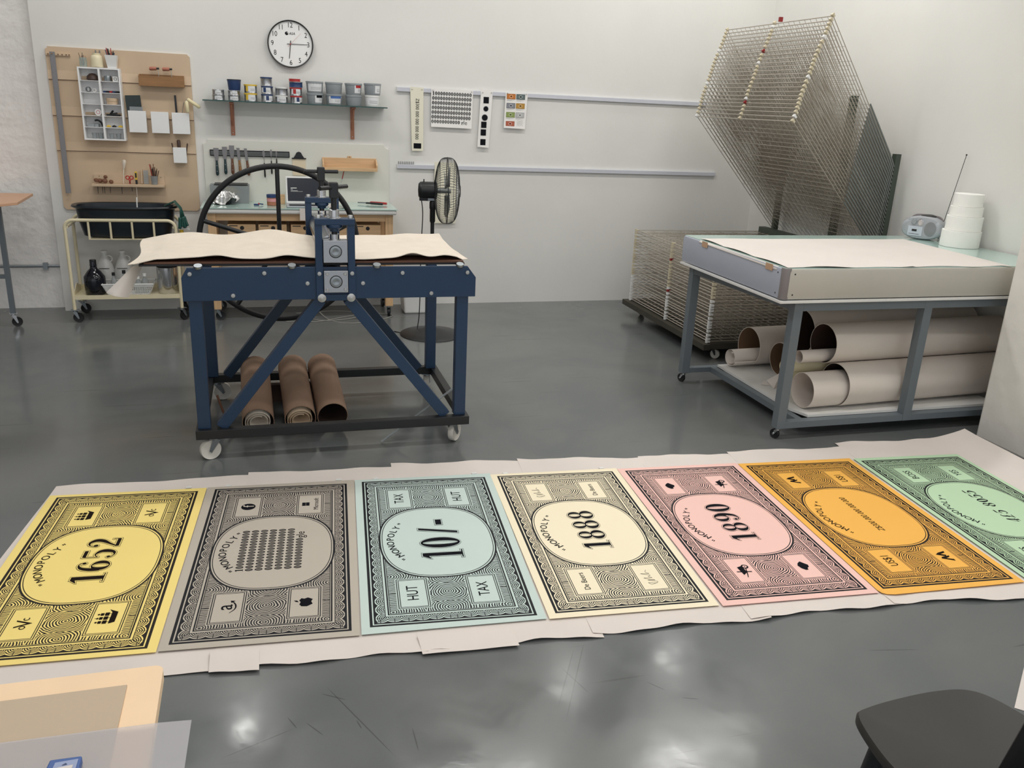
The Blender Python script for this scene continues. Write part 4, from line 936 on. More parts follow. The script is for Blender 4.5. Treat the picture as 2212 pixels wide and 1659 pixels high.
# white compartment cabinet
t = thing('compartment_cabinet', 'white two column cabinet with six open rows hanging on the plywood board', 'cabinet', (-1.055, WP, 1.24))
x0, x1, z0, z1, D = -1.180, -.915, 1.238, 1.716, .088; yf = WP - D
b = MB(); b.box(x0, x0 + .010, yf, WP, z0, z1); b.box(x1 - .010, x1, yf, WP, z0, z1); b.box(x0 + .010, x1 - .010, yf, WP, z1 - .010, z1); b.box(x0 + .010, x1 - .010, yf, WP, z0, z0 + .009); b.box(-1.0535, -1.0415, yf, WP, z0 + .009, z1 - .010)
b.build('case', M_whitem, t)
MB().box(x0 + .010, x1 - .010, WP - .003, WP, z0 + .009, z1 - .010).build('back_panel', M_whitem, t)
rows = [z0 + .009 + (z1 - z0 - .019) * k / 6 for k in range(7)]
for k in range(1, 6):
    for a, b_ in ((x0 + .010, -1.0535), (-1.0415, x1 - .010)): MB().box(a, b_, yf + .002, WP - .003, rows[k] - .002, rows[k] + .001).build('shelf', M_whitem, t)
# cabinet contents: row 5 is the top
def citem(name, mb, m, lab, cat): tag(mb.build(name, m), lab, cat)
yc = yf + .045
def rz(k): return rows[k] + .0015
citem('leather_dabber', MB().lathe([(.030, 0), (.040, .008), (.036, .028), (.018, .044), (0, .047)], (-1.095, yc, rz(5)), 20), M_dwood, 'dark brown leather dabber in the top left cabinet compartment', 'dabber')
citem('metal_can', MB().lathe([(.022, 0), (.024, .003), (.024, .030), (.022, .035), (0, .036)], (-1.0, yc, rz(5)), 20), M_galv, 'small grey can in the top right cabinet compartment', 'can')
mb = MB().box(-.965, -.932, yc - .03, yc, rz(5), rz(5) + .032); F = Fr(mb, (-.9485, yc - .03, rz(5) + .016), (1, 0, 0), (0, 0, 1)); F.rect(-.009, .009, -.009, .009); F.rect(-.006, .006, -.006, .006, 0, .0009)
citem('white_label_box', mb, [M_white, M_ink], 'small white box with printed square in the top right cabinet compartment', 'box')
citem('tape_roll', MB().lathe([(.012, -.008), (.017, -.008), (.017, .008), (.012, .008), (.012, -.008)], (-1.125, yc - .03, rz(4) + .0175), 20, (.3, 1, 0), cap=False), M_galv, 'grey tape roll in the second left cabinet compartment', 'tape roll')
citem('tape_roll', MB().lathe([(.008, -.006), (.012, -.006), (.012, .006), (.008, .006), (.008, -.006)], (-1.085, yc - .03, rz(4) + .0125), 20, (.3, 1, 0), cap=False), M_white, 'smaller white tape roll in the second left cabinet compartment', 'tape roll')
random.seed(5)
for i, m in enumerate((M_navy, M_blackst, M_red, M_navy, M_black)): citem('marker_pen', MB().cyl((-1.03 + i * .02, yc - .025, rz(4) + .007), (-1.01 + i * .02, yc + .02, rz(4) + .007), .006, 8), m, '%s marker, number %s from the left in the second right cabinet compartment' % (('blue', 'steel grey', 'red', 'dark blue', 'black')[i], ('one', 'two', 'three', 'four', 'five')[i]), 'marker')
citem('wooden_round_box', MB().lathe([(.034, 0), (.036, .002), (.036, .020), (.038, .022), (.038, .038), (.034, .042), (0, .042)], (-.985, yc, rz(3)), 24), M_ply, 'pale round wooden box in the third right cabinet compartment', 'box')
mb = MB().lathe([(.006, -.010), (.022, -.010), (.022, .010), (.006, .010)], (-1.078, yc - .02, rz(2) + .0225), 24, (0, 1, 0)); mb.lathe([(.010, .0101), (.013, .0103)], (-1.078, yc - .02, rz(2) + .0225), 20, (0, -1, 0), mi=1, cap=False)
citem('string_spool', mb, [M_white, M_red], 'white spool with red centre in the fourth left cabinet compartment', 'spool')
mb = MB(); mb.bar((-1.03, yc, rz(2) + .006), (-.94, yc - .02, rz(2) + .006), .012, .012); mb.bar((-1.005, yc, rz(2) + .012), (-.985, yc - .01, rz(2) + .036), .012, .008); mb.bar((-.995, yc, rz(2) + .014), (-.96, yc, rz(2) + .02), .014, .012)
citem('black_clamp', mb, M_black, 'black clamp in the fourth right cabinet compartment', 'clamp')
mb = MB().box(-1.152, -1.11, yc - .03, yc + .02, rz(1), rz(1) + .02); mb.box(-1.108, -1.085, yc - .03, yc + .02, rz(1), rz(1) + .02)
citem('grey_trays', mb, M_dgrey, 'two grey trays in the fifth left cabinet compartment', 'tray')
citem('curved_tool', MB().tube(smooth([(-1.11, yc, rz(1) + .042), (-1.09, yc, rz(1) + .045), (-1.07, yc, rz(1) + .03), (-1.06, yc, rz(1) + .006)]), .006, 8), M_black, 'black curved tool above the grey trays in the cabinet', 'tool')
for x, m, l in ((-1.02, M_yellow, 'yellow grip in the fifth right cabinet compartment, left one'), (-.985, M_black, 'small black tool between the yellow grips in the cabinet'), (-.945, M_yellow, 'yellow grip in the fifth right cabinet compartment, right one')):
    citem('small_tool', MB().tube([(x - .014, yc - .02, rz(1) + .006), (x, yc - .02, rz(1) + .0095), (x + .014, yc - .02, rz(1) + .006)], [.004, .008, .004], 10), m, l, 'tool')
for x, l in ((-1.12, 'left clear cup in the bottom left cabinet compartment'), (-1.08, 'right clear cup in the bottom left cabinet compartment'), (-1.01, 'left clear cup in the bottom right cabinet compartment'), (-.965, 'right clear cup in the bottom right cabinet compartment')):
    citem('clear_cup', MB().lathe([(.013, 0), (.017, .036), (.016, .036), (.012, .002)], (x, yc - .01, rz(0)), 18), M_clear, l, 'cup')
# jars on top of the cabinet
def sticks(parent, cx, cy, z, r, n, h, ms, nm='brush', rad=.0022, spread=.6):
    for i in range(n):
        a = i * 2.4; q = r * .6 * math.sqrt((i + .5) / n); bx, by = cx + q * math.cos(a), cy + q * math.sin(a)
        o = MB().tube([(bx * .4 + cx * .6, by * .4 + cy * .6, z + .004), (bx + (bx - cx) * spread, by + (by - cy) * spread * .5, z + h * (.82 + .18 * math.sin(i * 3.7)))], [rad, rad * .8], 6).build(nm, ms[i % len(ms)])
        tag(o, STK[0] % STK[1], STK[2], STK[3])
ZC = z1 + .001; yj = WP - .05
t = thing('glass_jar', 'clear glass jar of thin brushes at the left on top of the white cabinet', 'jar', (-1.143, yj, ZC)); MB().lathe([(.022, 0), (.024, .002), (.024, .060), (.0225, .060), (.0225, .003), (0, .003)], (-1.143, yj, ZC), 24).build('body', M_glass, t)
STK = ['thin tool standing in the %s', 'clear glass jar on the cabinet', 'brush', 'brushes in the glass jar']; sticks(None, -1.143, yj, ZC + .003, .03, 7, .088, [M_handle, M_copper, M_blackst, M_wood2])
t = thing('cream_jar', 'squat cream jar with narrow lid on top of the white cabinet', 'jar', (-1.056, yj, ZC))
MB().lathe([(.036, 0), (.039, .003), (.039, .055), (.033, .075), (.024, .082)], (-1.056, yj, ZC), 28).build('body', M_cream, t); MB().lathe([(.026, .082), (.026, .091), (0, .0915)], (-1.056, yj, ZC), 24).build('lid', M_cream, t)
STK = ['small metal tool lying on the lid of the %s', 'cream jar', 'tool', 'tools behind the cream jar']
for x in (-1.065, -1.04): tag(MB().cyl((x, yj + .042, ZC + .001), (x, yj + .042, ZC + .112), .004, 8).build('metal_rod', M_galv), 'short metal rod standing behind the cream jar', 'rod', 'rods behind the cream jar')
t = thing('white_tool_pot', 'tapered white pot crowded with dark pencils on top of the white cabinet', 'pot', (-.962, yj, ZC))
mb = MB(); 
def sq(h, z): return [(-.962 - h, yj - h, z), (-.962 + h, yj - h, z), (-.962 + h, yj + h, z), (-.962 - h, yj + h, z)]
mb.add(sq(.026, ZC) + sq(.038, ZC + .083), [(0, 3, 2, 1), (0, 1, 5, 4), (1, 2, 6, 5), (2, 3, 7, 6), (3, 0, 4, 7)]); mb.build('body', M_white, t, solid=.002)
STK = ['pencil standing in the %s', 'tapered white pot on the cabinet', 'pencil', 'pencils in the white pot']; sticks(None, -.962, yj, ZC + .003, .045, 13, .128, [M_black, M_black, M_red, M_blackst, M_black, M_navy, M_pine], 'pencil', .0034, .45)
# oak tray with rollers
t = thing('wooden_wall_tray', 'brown oak tray at the upper right of the plywood board', 'wall tray', (-.655, WP, 1.6))
MB().box(-.800, -.506, WP - .070, WP - .062, 1.612, 1.678).build('front_panel', M_wood2, t, .001); MB().box(-.800, -.506, WP - .061, WP, 1.612, 1.620).build('bottom', M_wood2, t); MB().box(-.800, -.506, WP - .008, WP, 1.62, 1.69).build('back_panel', M_wood2, t)
for x in (-.800, -.514): MB().box(x, x + .008, WP - .061, WP - .008, 1.62, 1.685).build('side_panel', M_wood2, t)
for x, l in ((-.700, 'left'), (-.615, 'right')):
    t = thing('ink_roller', 'pink handled ink roller lying over the oak tray, %s one' % l, 'roller', (x, WP - .03, 1.68), 'rollers over the oak tray')
    MB().tube([(x - .028, WP - .035, 1.728), (x - .022, WP - .035, 1.728), (x + .018, WP - .035, 1.730)], [.009, .0125, .0115], 14).build('handle', M_skin, t)
    MB().cyl((x + .019, WP - .035, 1.730), (x + .036, WP - .035, 1.731), .0065, 12).build('ferrule', M_blackst, t)
    MB().tube([(x + .028, WP - .035, 1.731), (x + .030, WP - .035, 1.70), (x + .030, WP - .035, 1.64)], .002, 6).build('shank', M_zinc, t)
    MB().cyl((x + .010, WP - .035, 1.637), (x + .05, WP - .035, 1.637), .014, 16).build('drum', M_rubber, t)
# white pocket boxes
PB_ = [(-.893, -.769, 1.297, 1.443, 'leftmost of three, below the black card'), (-.745, -.621, 1.297, 1.442, 'middle of three in a row'), (-.607, -.483, 1.296, 1.441, 'right of three, black ruler inside')]
PB_.append((-.617, -.519, 1.094, 1.202, 'smallest one, alone at the lower right'))
for x0, x1, z0, z1, l in PB_:
    t = thing('pocket_box', 'white pocket box on the plywood board, ' + l, 'pocket box', ((x0 + x1) / 2, WP, z0), 'white pocket boxes'); dd = .055
    x0 += .004; x1 -= .004
    MB().box(x0, x1, WP - dd - .009, WP - dd, z0, z1).build('front_panel', M_whitem, t, .0015)
    b = MB().box(x0 + .002, x0 + .006, WP - dd, WP - .009, z0 + .003, z1 - .008); b.box(x1 - .006, x1 - .002, WP - dd, WP - .009, z0 + .003, z1 - .008); b.box(x0 + .006, x1 - .006, WP - dd, WP - .009, z0 + .003, z0 + .007); b.build('sides', M_whitem, t)
tag(MB().bar((-.843, WP - .030, 1.305), (-.855, WP - .018, 1.545), .100, .004, (0, 1, 0)).build('black_card', mat('dark_card', rgb(38, 50, 50), .5)), 'dark green black card standing in the left pocket box', 'card')
tag(MB().bar((-.835, WP - .043, 1.310), (-.835, WP - .043, 1.470), .085, .006, (0, 1, 0)).build('clear_packet', M_clear), 'clear packet standing before the black card in the left pocket box', 'packet')
tag(MB().bar((-.57, WP - .03, 1.305), (-.574, WP - .028, 1.558), .014, .003, (0, 1, 0)).build('black_ruler', M_blackst), 'short black ruler standing in the right pocket box', 'ruler')
for a, b_, l in (((-.492, WP - .035, 1.535), (-.410, WP - .050, 1.482), 'slanting to the right'), ((-.498, WP - .075, 1.522), (-.492, WP - .075, 1.446), 'hanging upright')):
    t = thing('foam_roller', 'small cream foam roller at the right edge of the plywood board, ' + l, 'roller', a, 'foam rollers')
    d = (Vector(b_) - Vector(a)).normalized(); MB().tube([a, Vector(a) + d * .003, Vector(b_) - d * .005, b_], [.010, .012, .012, .008], 14).build('sleeve', mat('foam_cream', rgb(236, 224, 184), .9), t)
    MB().cyl(Vector(a) - d * .004, Vector(b_) + d * .002, .003, 8).build('core', M_white, t)
    if l[0] == 'h': MB().tube([Vector(a) - d * .004, (-.52, WP - .04, 1.51), (-.54, WP - .03, 1.40)], .0018, 6).build('wire', M_zinc, t)
    else: MB().tube([Vector(a) - d * .004, (-.52, WP - .03, 1.50), (-.545, WP - .02, 1.40)], .0018, 6).build('wire', M_zinc, t)
for i, (x, dx) in enumerate(((-.604, -.010), (-.573, 0), (-.533, .012))):
    t = thing('wooden_tool', 'dark handled tool in the small pocket box, %s' % ('left thin one', 'middle broad one', 'right thin one')[i], 'tool', (x, WP - .03, 1.11), 'tools in the small pocket box')
    MB().tube([(x, WP - .03, 1.11), (x + dx, WP - .03, 1.19), (x + dx * 1.5, WP - .03, 1.225 + .022 * (i == 1)), (x + dx * 1.6, WP - .03, 1.232 + .022 * (i == 1))], [.004, .004 + .008 * (i == 1), .005 + .008 * (i == 1), .002 + .005 * (i == 1)], 10).build('handle', M_dwood, t)
# small ply shelf with tools
t = thing('plywood_shelf', 'narrow plywood shelf with a low back at the bottom of the plywood board', 'shelf', (-.93, WP, .92))
MB().box(-1.160, -.690, WP - .010, WP, .938, .998).build('back_panel', M_ply, t); MB().box(-1.168, -.688, WP - .095, WP, .921, .937).build('board', M_ply, t, .001)
for x in (-1.125, -.715): MB().lathe([(.003, 0), (.003, .001)], (x, WP - .010, .985), 8, (0, -1, 0)).build('screw', M_dwood, t)
ysh = WP - .05; ZS = .9385
for i, (x, r, z) in enumerate(((-1.140, .017, .022), (-1.118, .018, .018), (-1.085, .019, .018), (-1.080, .014, .045), (-1.044, .016, .013))):
    t = thing('wooden_knob_tool', 'brown wooden knob handle on the plywood shelf, %s' % ('leftmost', 'second from left', 'third from left', 'resting on top of the third', 'rightmost small one')[i], 'knob', (x, ysh, ZS), 'wooden knobs on the plywood shelf'); 
    MB().lathe([(.0, -r * .7), (r * .8, -r * .45), (r, 0), (r * .8, r * .5), (.0, r * .75)], (x, ysh + .012 * (i % 2), ZS + max(z, r * .72)), 16, (.3, -.4, .8)).build('knob', M_handle, t)
for x, l in ((-1.129, .05), (-1.098, .045), (-1.085, .048), (-1.048, .045), (-.972, .05), (-.875, .108), (-.905, .03)):
    m = M_felt if l > .1 else M_blackst
    tag(MB().tube([(x, ysh - .035, .9205), (x - .001, ysh - .035, .9205 - l)], [.0022, .0016], 6).build('hanging_tool', m), 'long white stick hanging below the plywood shelf' if l > .1 else 'short dark tool tip hanging below the plywood shelf', 'tool', None if l > .1 else 'tips hanging below the plywood shelf')
t = thing('soft_brush', 'tall white soft brush standing on the plywood shelf', 'brush', (-.958, ysh, ZS)); MB().tube([(-.963, ysh, ZS), (-.955, ysh + .01, ZS + .10)], [.002, .004], 8).build('handle', M_felt, t); MB().tube([(-.955, ysh + .01, ZS + .10), (-.950, ysh + .012, ZS + .13), (-.947, ysh + .013, ZS + .158), (-.946, ysh + .013, ZS + .166)], [.004, .010, .013, .007], 12).build('bristles', M_felt, t)
t = thing('scissors', 'red handled scissors standing on the plywood shelf', 'scissors', (-.92, ysh, ZS))
for s in (-1, 1):
    MB().tube(arc((-.920 + s * .013, ysh, ZS + .044), .0115, 0, 2 * PI, 16)[:-1], .0035, 8, closed=True).build('handle', M_red, t); MB().bar((-.920 + s * .006, ysh, ZS + .034), (-.920 - s * .003, ysh, ZS + .001), .006, .003, (0, 1, 0)).build('blade', M_red, t)
t = thing('box_cutter', 'yellow and black box cutter standing on the plywood shelf', 'cutter', (-.876, ysh, ZS)); MB().box(-.883, -.869, ysh - .005, ysh + .005, ZS, ZS + .030).build('lower_grip', M_black, t, .002); MB().box(-.884, -.868, ysh - .005, ysh + .005, ZS + .030, ZS + .088).build('body', M_yellow, t, .002); MB().box(-.881, -.871, ysh - .0065, ysh - .0052, ZS + .045, ZS + .078).build('slider', M_black, t)
tag(MB().bar((-.840, ysh + .015, ZS + .001), (-.838, ysh + .03, ZS + .100), .006, .030, (0, 1, 0)).build('wooden_triangle', M_ply), 'thin pale wooden strip leaning on the plywood shelf', 'strip')
tag(MB().bar((-.812, ysh + .01, ZS + .001), (-.812, ysh + .03, ZS + .095), .032, .004, (0, 1, 0)).build('clear_triangle', M_clear), 'clear plastic plate leaning on the plywood shelf', 'plate')
t = thing('brush_cup', 'dark cup holding slanted carving tools on the plywood shelf', 'cup', (-.755, ysh, ZS)); MB().lathe([(.021, 0), (.025, .060), (.023, .060), (.019, .003), (0, .003)], (-.755, ysh, ZS), 20).build('cup', M_clear, t)
STK = ['carving tool standing in the %s', 'dark cup on the plywood shelf', 'carving tool', 'carving tools in the cup']; sticks(None, -.755, ysh, ZS + .003, .04, 9, .145, [M_dwood, M_blackst, M_handle, M_dwood, M_red], 'carving_tool', .0034, .5)

# ---------------------------------------------------------------- cream trolley
cart = thing('utility_trolley', 'cream tubular steel trolley on casters below the plywood board', 'trolley', (-.96, 6.58, 0))
for y, nm in ((6.44, 'front'), (6.72, 'rear')):
    pts = [(-1.318, y, .09), (-1.320, y, .655)] + arc((-1.265, y, .662), .056, PI, PI / 2, 8) + arc((-.665, y, .662), .056, PI / 2, 0, 8) + [(-.609, y, .09)]
    MB().tube(pts, .0115, 12).build('frame_tube', M_cream, cart)
    for x in ((-1.172, -1.033, -.894, -.753) if y < 6.5 else (-1.172, -.753)): MB().tube([(x, y, .712), (x, y, .586)], .0075, 8).build('rail_bar', M_cream, cart)
for x in (-1.308, -.622): MB().tube([(x, 6.44, .672), (x, 6.72, .672)], .0095, 8).build('end_rail', M_cream, cart)
b = MB().box(-1.318, -.606, 6.435, 6.725, .178, .182); b.box(-1.318, -.606, 6.432, 6.436, .164, .194); b.box(-1.318, -.606, 6.724, 6.728, .164, .215)
for x, s in ((-1.318, 1), (-.610, 1)): b.prism([(.0, .164), (.29, .164), (.29, .21), (.145, .255), (.0, .19)], (x, 6.435, 0), (0, 1, 0), (0, 0, 1), .004)
b.build('lower_shelf', M_cream, cart)
b = MB().box(-1.172, -.753, 6.445, 6.715, .583, .587); b.build('tub_support', M_cream, cart)
for x in (-1.318, -.609):
    for y in (6.44, 6.72): caster(cart, x, y, .092, .035, .022, M_rubber, M_galv, 1.2 + x + y)
t = thing('plastic_tub', 'large dark oval plastic tub resting in the cream trolley', 'tub', (-.94, 6.575, .589))
def oval(a, b_, z): return a, b_, z
mb = MB()
prof = [(.255, .085, .589), (.285, .105, .60), (.310, .128, .70), (.322, .138, .785), (.350, .158, .80), (.345, .155, .811), (.316, .134, .806), (.300, .120, .70), (.270, .095, .605)]
def tub(u, v):
    k = v * (len(prof) - 1); i = min(int(k), len(prof) - 2); f = k - i; p = [prof[i][j] * (1 - f) + prof[i + 1][j] * f for j in range(3)]
    a = u * 2 * PI; c, s_ = math.cos(a), math.sin(a); e = .72
    return (-.94 + p[0] * math.copysign(abs(c) ** e, c), 6.575 + p[1] * math.copysign(abs(s_) ** e, s_), p[2])
mb.grid(tub, 64, 16); mb.lathe([(0, .6085), (.262, .6085)], (-.94, 6.575, 0), 40, sy=.35); mb.lathe([(0, .5885), (.25, .5885)], (-.94, 6.575, 0), 40, sy=.34); mb.build('tub_body', M_tub, t)
tag(MB().tube([(-.87, 6.56, .62), (-.868, 6.60, .86)], .004, 8).build('white_stirrer', M_white), 'thin white stick standing in the dark tub', 'stick')
mb = MB(); mb.grid(lambda u, v: [Vector((-.68, 6.47 + .09 * u, .812)), Vector((-.61, 6.445 + .10 * u, .846)), Vector((-.572, 6.43 + .10 * u, .80)), Vector((-.575 + .03 * u, 6.43 + .08 * u, .715))][min(3, int(v * 3.0001))] + Vector((.004 * math.sin(u * 9), 0, .004 * math.sin(u * 12 + v * 4))), 8, 3)
for i in range(4): mb.tube(smooth([(-.576 + .008 * i, 6.435 + .02 * i, .74), (-.578 + .012 * i, 6.435 + .018 * i, .70), (-.582 + .016 * i, 6.432 + .018 * i, .665 + .012 * (i % 2))], 4), .009, 8)
tag(mb.build('rubber_glove', M_gloves, solid=.004), 'dark green rubber glove hanging over the right rim of the tub', 'glove')
t = thing('spray_bottle', 'spray bottle with yellow neck hooked at the right end of the trolley', 'bottle', (-.575, 6.50, .50)); MB().lathe([(.022, 0), (.026, .01), (.026, .08), (.014, .11)], (-.577, 6.50, .50), 20).build('body', M_yellow, t)
MB().cyl((-.577, 6.50, .60), (-.577, 6.50, .648), .013, 14).build('neck', M_yellow, t); MB().prism([(-.018, .648), (.014, .648), (.014, .665), (.052, .645), (.058, .653), (.0, .700), (-.032, .708), (-.030, .692)], (-.577, 6.51, 0), (1, 0, 0), (0, 0, 1), .018).build('trigger_head', M_white, t)
SH = .1825
t = thing('dark_jug', 'large dark glass jug on the lower shelf of the trolley', 'jug', (-1.185, 6.53, SH))
MB().lathe([(.060, 0), (.068, .01), (.072, .10), (.070, .128), (.045, .165), (.025, .185), (.022, .20), (.024, .21), (.022, .215), (.022, .245), (.020, .248)], (-1.185, 6.53, SH), 32).build('body', mat('dark_glass', rgb(18, 20, 30), .08), t)
for x, l in ((-1.13, 'left'), (-1.01, 'right')):
    t = thing('clear_jug', 'clear white plastic jug with ring handle behind the basket, %s one' % l, 'jug', (x, 6.68, SH), 'clear jugs on the trolley')
    MB().lathe([(.055, 0), (.062, .01), (.062, .15), (.045, .20), (.018, .262), (.018, .28)], (x, 6.675, SH), 28).build('body', mat('milky_plastic', rgb(214, 214, 212), .3), t)
    MB().cyl((x, 6.675, SH + .272), (x, 6.675, SH + .287), .021, 18).build('cap', M_white, t)
    MB().tube(arc((x + .03, 6.66, SH + .23), .022, -1.2, 2.4, 10), .004, 8).build('handle', M_white, t); MB().box(x - .035, x + .035, 6.6115, 6.6125, SH + .165, SH + .169).build('label_line', M_ink, t)
t = thing('wire_basket', 'white plastic basket with square holes on the lower shelf of the trolley', 'basket', (-.955, 6.52, SH))
b = MB(); bx0, bx1, by0, by1 = -1.093, -.822, 6.455, 6.60; tx0, tx1, ty0, ty1 = -1.128, -.79, 6.437, 6.615; zt = SH + .085
def lat(p00, p10, p11, p01, nx, nz, bb):
    P = [Vector(p) for p in (p00, p10, p11, p01)]
    for i in range(nx + 1): u = i / nx; bb.tube([P[0].lerp(P[1], u), P[3].lerp(P[2], u)], .0016, 4, cap=False)
    for j in range(nz + 1): v = j / nz; bb.tube([P[0].lerp(P[3], v), P[1].lerp(P[2], v)], .0016, 4, cap=False)
lat((bx0, by0, SH + .004), (bx1, by0, SH + .004), (tx1, ty0, zt), (tx0, ty0, zt), 26, 7, b); lat((bx0, by1, SH + .004), (bx1, by1, SH + .004), (tx1, ty1, zt), (tx0, ty1, zt), 26, 7, b)
lat((bx0, by0, SH + .004), (bx0, by1, SH + .004), (tx0, ty1, zt), (tx0, ty0, zt), 12, 7, b); lat((bx1, by0, SH + .004), (bx1, by1, SH + .004), (tx1, ty1, zt), (tx1, ty0, zt), 12, 7, b); b.box(bx0, bx1, by0, by1, SH + .001, SH + .004)
b.build('lattice', M_white, t); b = MB()
b.tube([(tx0, ty0, zt), (tx1, ty0, zt), (tx1, ty1, zt), (tx0, ty1, zt)], .0055, 8, closed=True); b.box(tx0 + .006, tx1 - .006, ty0 + .002, ty0 + .004, zt - .018, zt); b.build('rim', M_white, t)
for x, y, r, h, cm, l in ((-1.055, 6.50, .021, .155, M_black, 'white bottle with a thin spout at the left of the basket'), (-.99, 6.53, .024, .165, M_black, 'clear bottle with dark cap in the middle of the basket'), (-.90, 6.52, .026, .12, M_white, 'clear bottle at the right of the basket'), (-.855, 6.53, .024, .14, M_white, 'clear round bottle at the far right of the basket')):
    t = thing('small_bottle', l, 'bottle', (x, y, SH + .005)); MB().lathe([(r * .9, 0), (r, .004), (r, h * .62), (r * .4, h * .78), (r * .4, h * .86)], (x, y, SH + .005), 20).build('body', M_clear, t); MB().cyl((x, y, SH + .005 + h * .86), (x, y, SH + .005 + h), r * .5, 14).build('cap', cm, t)
t = thing('steel_pot', 'tall shiny steel pot at the right end of the trolley shelf', 'pot', (-.70, 6.555, SH)); MB().lathe([(.070, 0), (.074, .006), (.074, .19), (.072, .19), (.072, .008), (0, .008)], (-.70, 6.555, SH), 40).build('body', M_chrome, t)

# ---------------------------------------------------------------- rails and sheets on the wall
RY = W - .001
for x0, x1, z0, z1, l in ((1.008, 3.62, 1.659, 1.690, 'upper'), (1.010, 3.78, 1.089, 1.120, 'lower')):
    t = thing('magnetic_rail', '%s of two long pale grey rails on the back wall' % l, 'rail', ((x0 + x1) / 2, RY, z0), 'pale grey wall rails'); MB().box(x0, x1, RY - .020, RY, z0, z1).build('bar', M_rail, t, .002); MB().box(x0 - .001, x0 + .001, RY - .021, RY, z0 - .001, z1 + .001).build('end_cap', M_white, t)
for i in range(9): tag(MB().cyl((1.023 + i * .0145, RY - .009, 1.1212), (1.023 + i * .0145, RY - .009, 1.143), .003, 8).build('magnet_pin', M_steel), 'small magnet pin standing on the left end of the lower rail', 'pin', 'magnet pins on the lower rail')
PY = RY - .0225
def hung(name, c, m, curl=.012):
    # c: TL, TR, BR, BL as (x, z); bottom curls off the wall a little
    (a, b_, d, e) = c; mb = MB()
    def fn(u, v):
        x = (a[0] * (1 - u) + b_[0] * u) * (1 - v) + (e[0] * (1 - u) + d[0] * u) * v; z = (a[1] * (1 - u) + b_[1] * u) * (1 - v) + (e[1] * (1 - u) + d[1] * u) * v
        return (x, PY - curl * max(0, v - .75) ** 2 * 4, z)
    mb.grid(fn, 6, 12, sm=False)
    return mb
sheets_ = [
    ('number_strip', [(1.108, 1.695), (1.210, 1.693), (1.212, 1.228), (1.124, 1.226)], M_paperb, 'cream strip with a vertical line of zeros and one black square, upper rail'),
    ('zeros_sheet', [(1.270, 1.697), (1.600, 1.690), (1.595, 1.406), (1.272, 1.410)], M_poster, 'square sheet filled with rows of black zeros on the upper rail'),
    ('ink_test_strip', [(1.663, 1.712), (1.758, 1.706), (1.739, 1.266), (1.646, 1.271)], M_poster, 'white strip with black ink squares and round blots on the upper rail'),
    ('colour_chart', [(1.862, 1.690), (2.044, 1.686), (2.033, 1.419), (1.856, 1.423)], M_poster, 'white chart with seven small coloured note pictures, rightmost on the upper rail')]
for k, (nm, c, m, l) in enumerate(sheets_):
    mb = hung(nm, c, m); F = Fr(mb, (0, PY - .0006, 0), (1, 0, 0), (0, 0, 1)); ms = [m, M_ink]
    if k == 0:
        F.text('Z$300 000 000 000 000', 1.162, 1.462, .036, 1, .0006, rot=-PI / 2 - .01, sx=.86); F.rect(1.137, 1.196, 1.244, 1.283, 1, .003)
    elif k == 1:
        rows = ['1' + '0' * 14] + ['0' * 15] * 5 + ['0' * 11]
        for r, s in enumerate(rows):
            for i, ch in enumerate(s): F.glyph(ch, 1.279 + i * .0208 - r * .0008, 1.645 - r * .0345 - i * .0002, .0175, .026, .0006)
        F.text('gle', 1.279 + 11 * .0208 + .026, 1.645 - 6 * .0345 + .009, .045)
    elif k == 2:
        for x, z in ((1.706, 1.625), (1.693, 1.440), (1.691, 1.382), (1.690, 1.308)): F.rect(x - .0215, x + .0215, z - .0235, z + .0235, 1, .002)
        F.disc(1.706, 1.560, .018, z=.001); F.disc(1.699, 1.494, .022, z=.001)
        F.disc(1.706, 1.560, .021, mi=2, z=.0008); F.disc(1.699, 1.494, .025, mi=2, z=.0008); ms.append(mat('grey_blot', rgb(120, 124, 130), .6))
    else:
        cols = [(rgb(196, 120, 50)), rgb(96, 112, 112), rgb(136, 138, 146), rgb(188, 142, 60), rgb(142, 160, 90), rgb(190, 190, 190), rgb(184, 98, 72)]
        for i, cc in enumerate(cols):
            ms.append(mat('chart_colour_%d' % i, cc, .6)); x = 1.908 + (.078 if i % 2 else 0); z = 1.661 - (i // 2) * .0685; mi = 2 + i
            F.rect(x - .036, x + .036, z - .020, z + .020, mi, .0012); F.rect(x - .033, x + .033, z - .0175, z + .0175, 1, .0014); F.rect(x - .0322, x + .0322, z - .0167, z + .0167, mi, .0016)
            F.disc(x, z, .0135, .0115, 0, .0018); F.disc(x, z, .012, .010, mi, .002); F.rect(x - .006, x + .006, z - .003, z + .003, 1, .0022)
            F.rect(x - .034, x + .026, z - .027, z - .026, len(cols) + 2, .0012); F.rect(x - .034, x + .005, z - .031, z - .030, len(cols) + 2, .0012)
        ms.append(mat('pencil_grey', rgb(160, 158, 160), .7))
        for q in range(5): F.stroke([(1.962, 1.480 - q * .0095), (1.975, 1.483 - q * .0095), (1.985, 1.479 - q * .0095), (2.0, 1.484 - q * .0095), (2.015 - .006 * (q % 2), 1.480 - q * .0095)], [.0012] * 5, len(cols) + 2, .0012)
    o = mb.build(nm, ms, solid=.0004); tag(o, l, 'sheet')
    xs = (c[0][0] + .014, c[1][0] - .012); hz = (1.681 if k != 3 else 1.684)
    for x in xs: tag(MB().lathe([(.0035, 0), (.0045, .004), (.003, .006)], (x, PY - .002, hz), 10, (0, -1, .2)).build('magnet', M_zinc), 'small round magnet holding the top corner of a sheet on the upper rail', 'magnet', 'magnets on the upper rail')
tag(MB().box(1.305, 1.482, W - .0245, W - .0235, .668, 1.145).build('tall_paper', M_paperb), 'tall cream paper hanging on the wall behind the fan', 'paper')

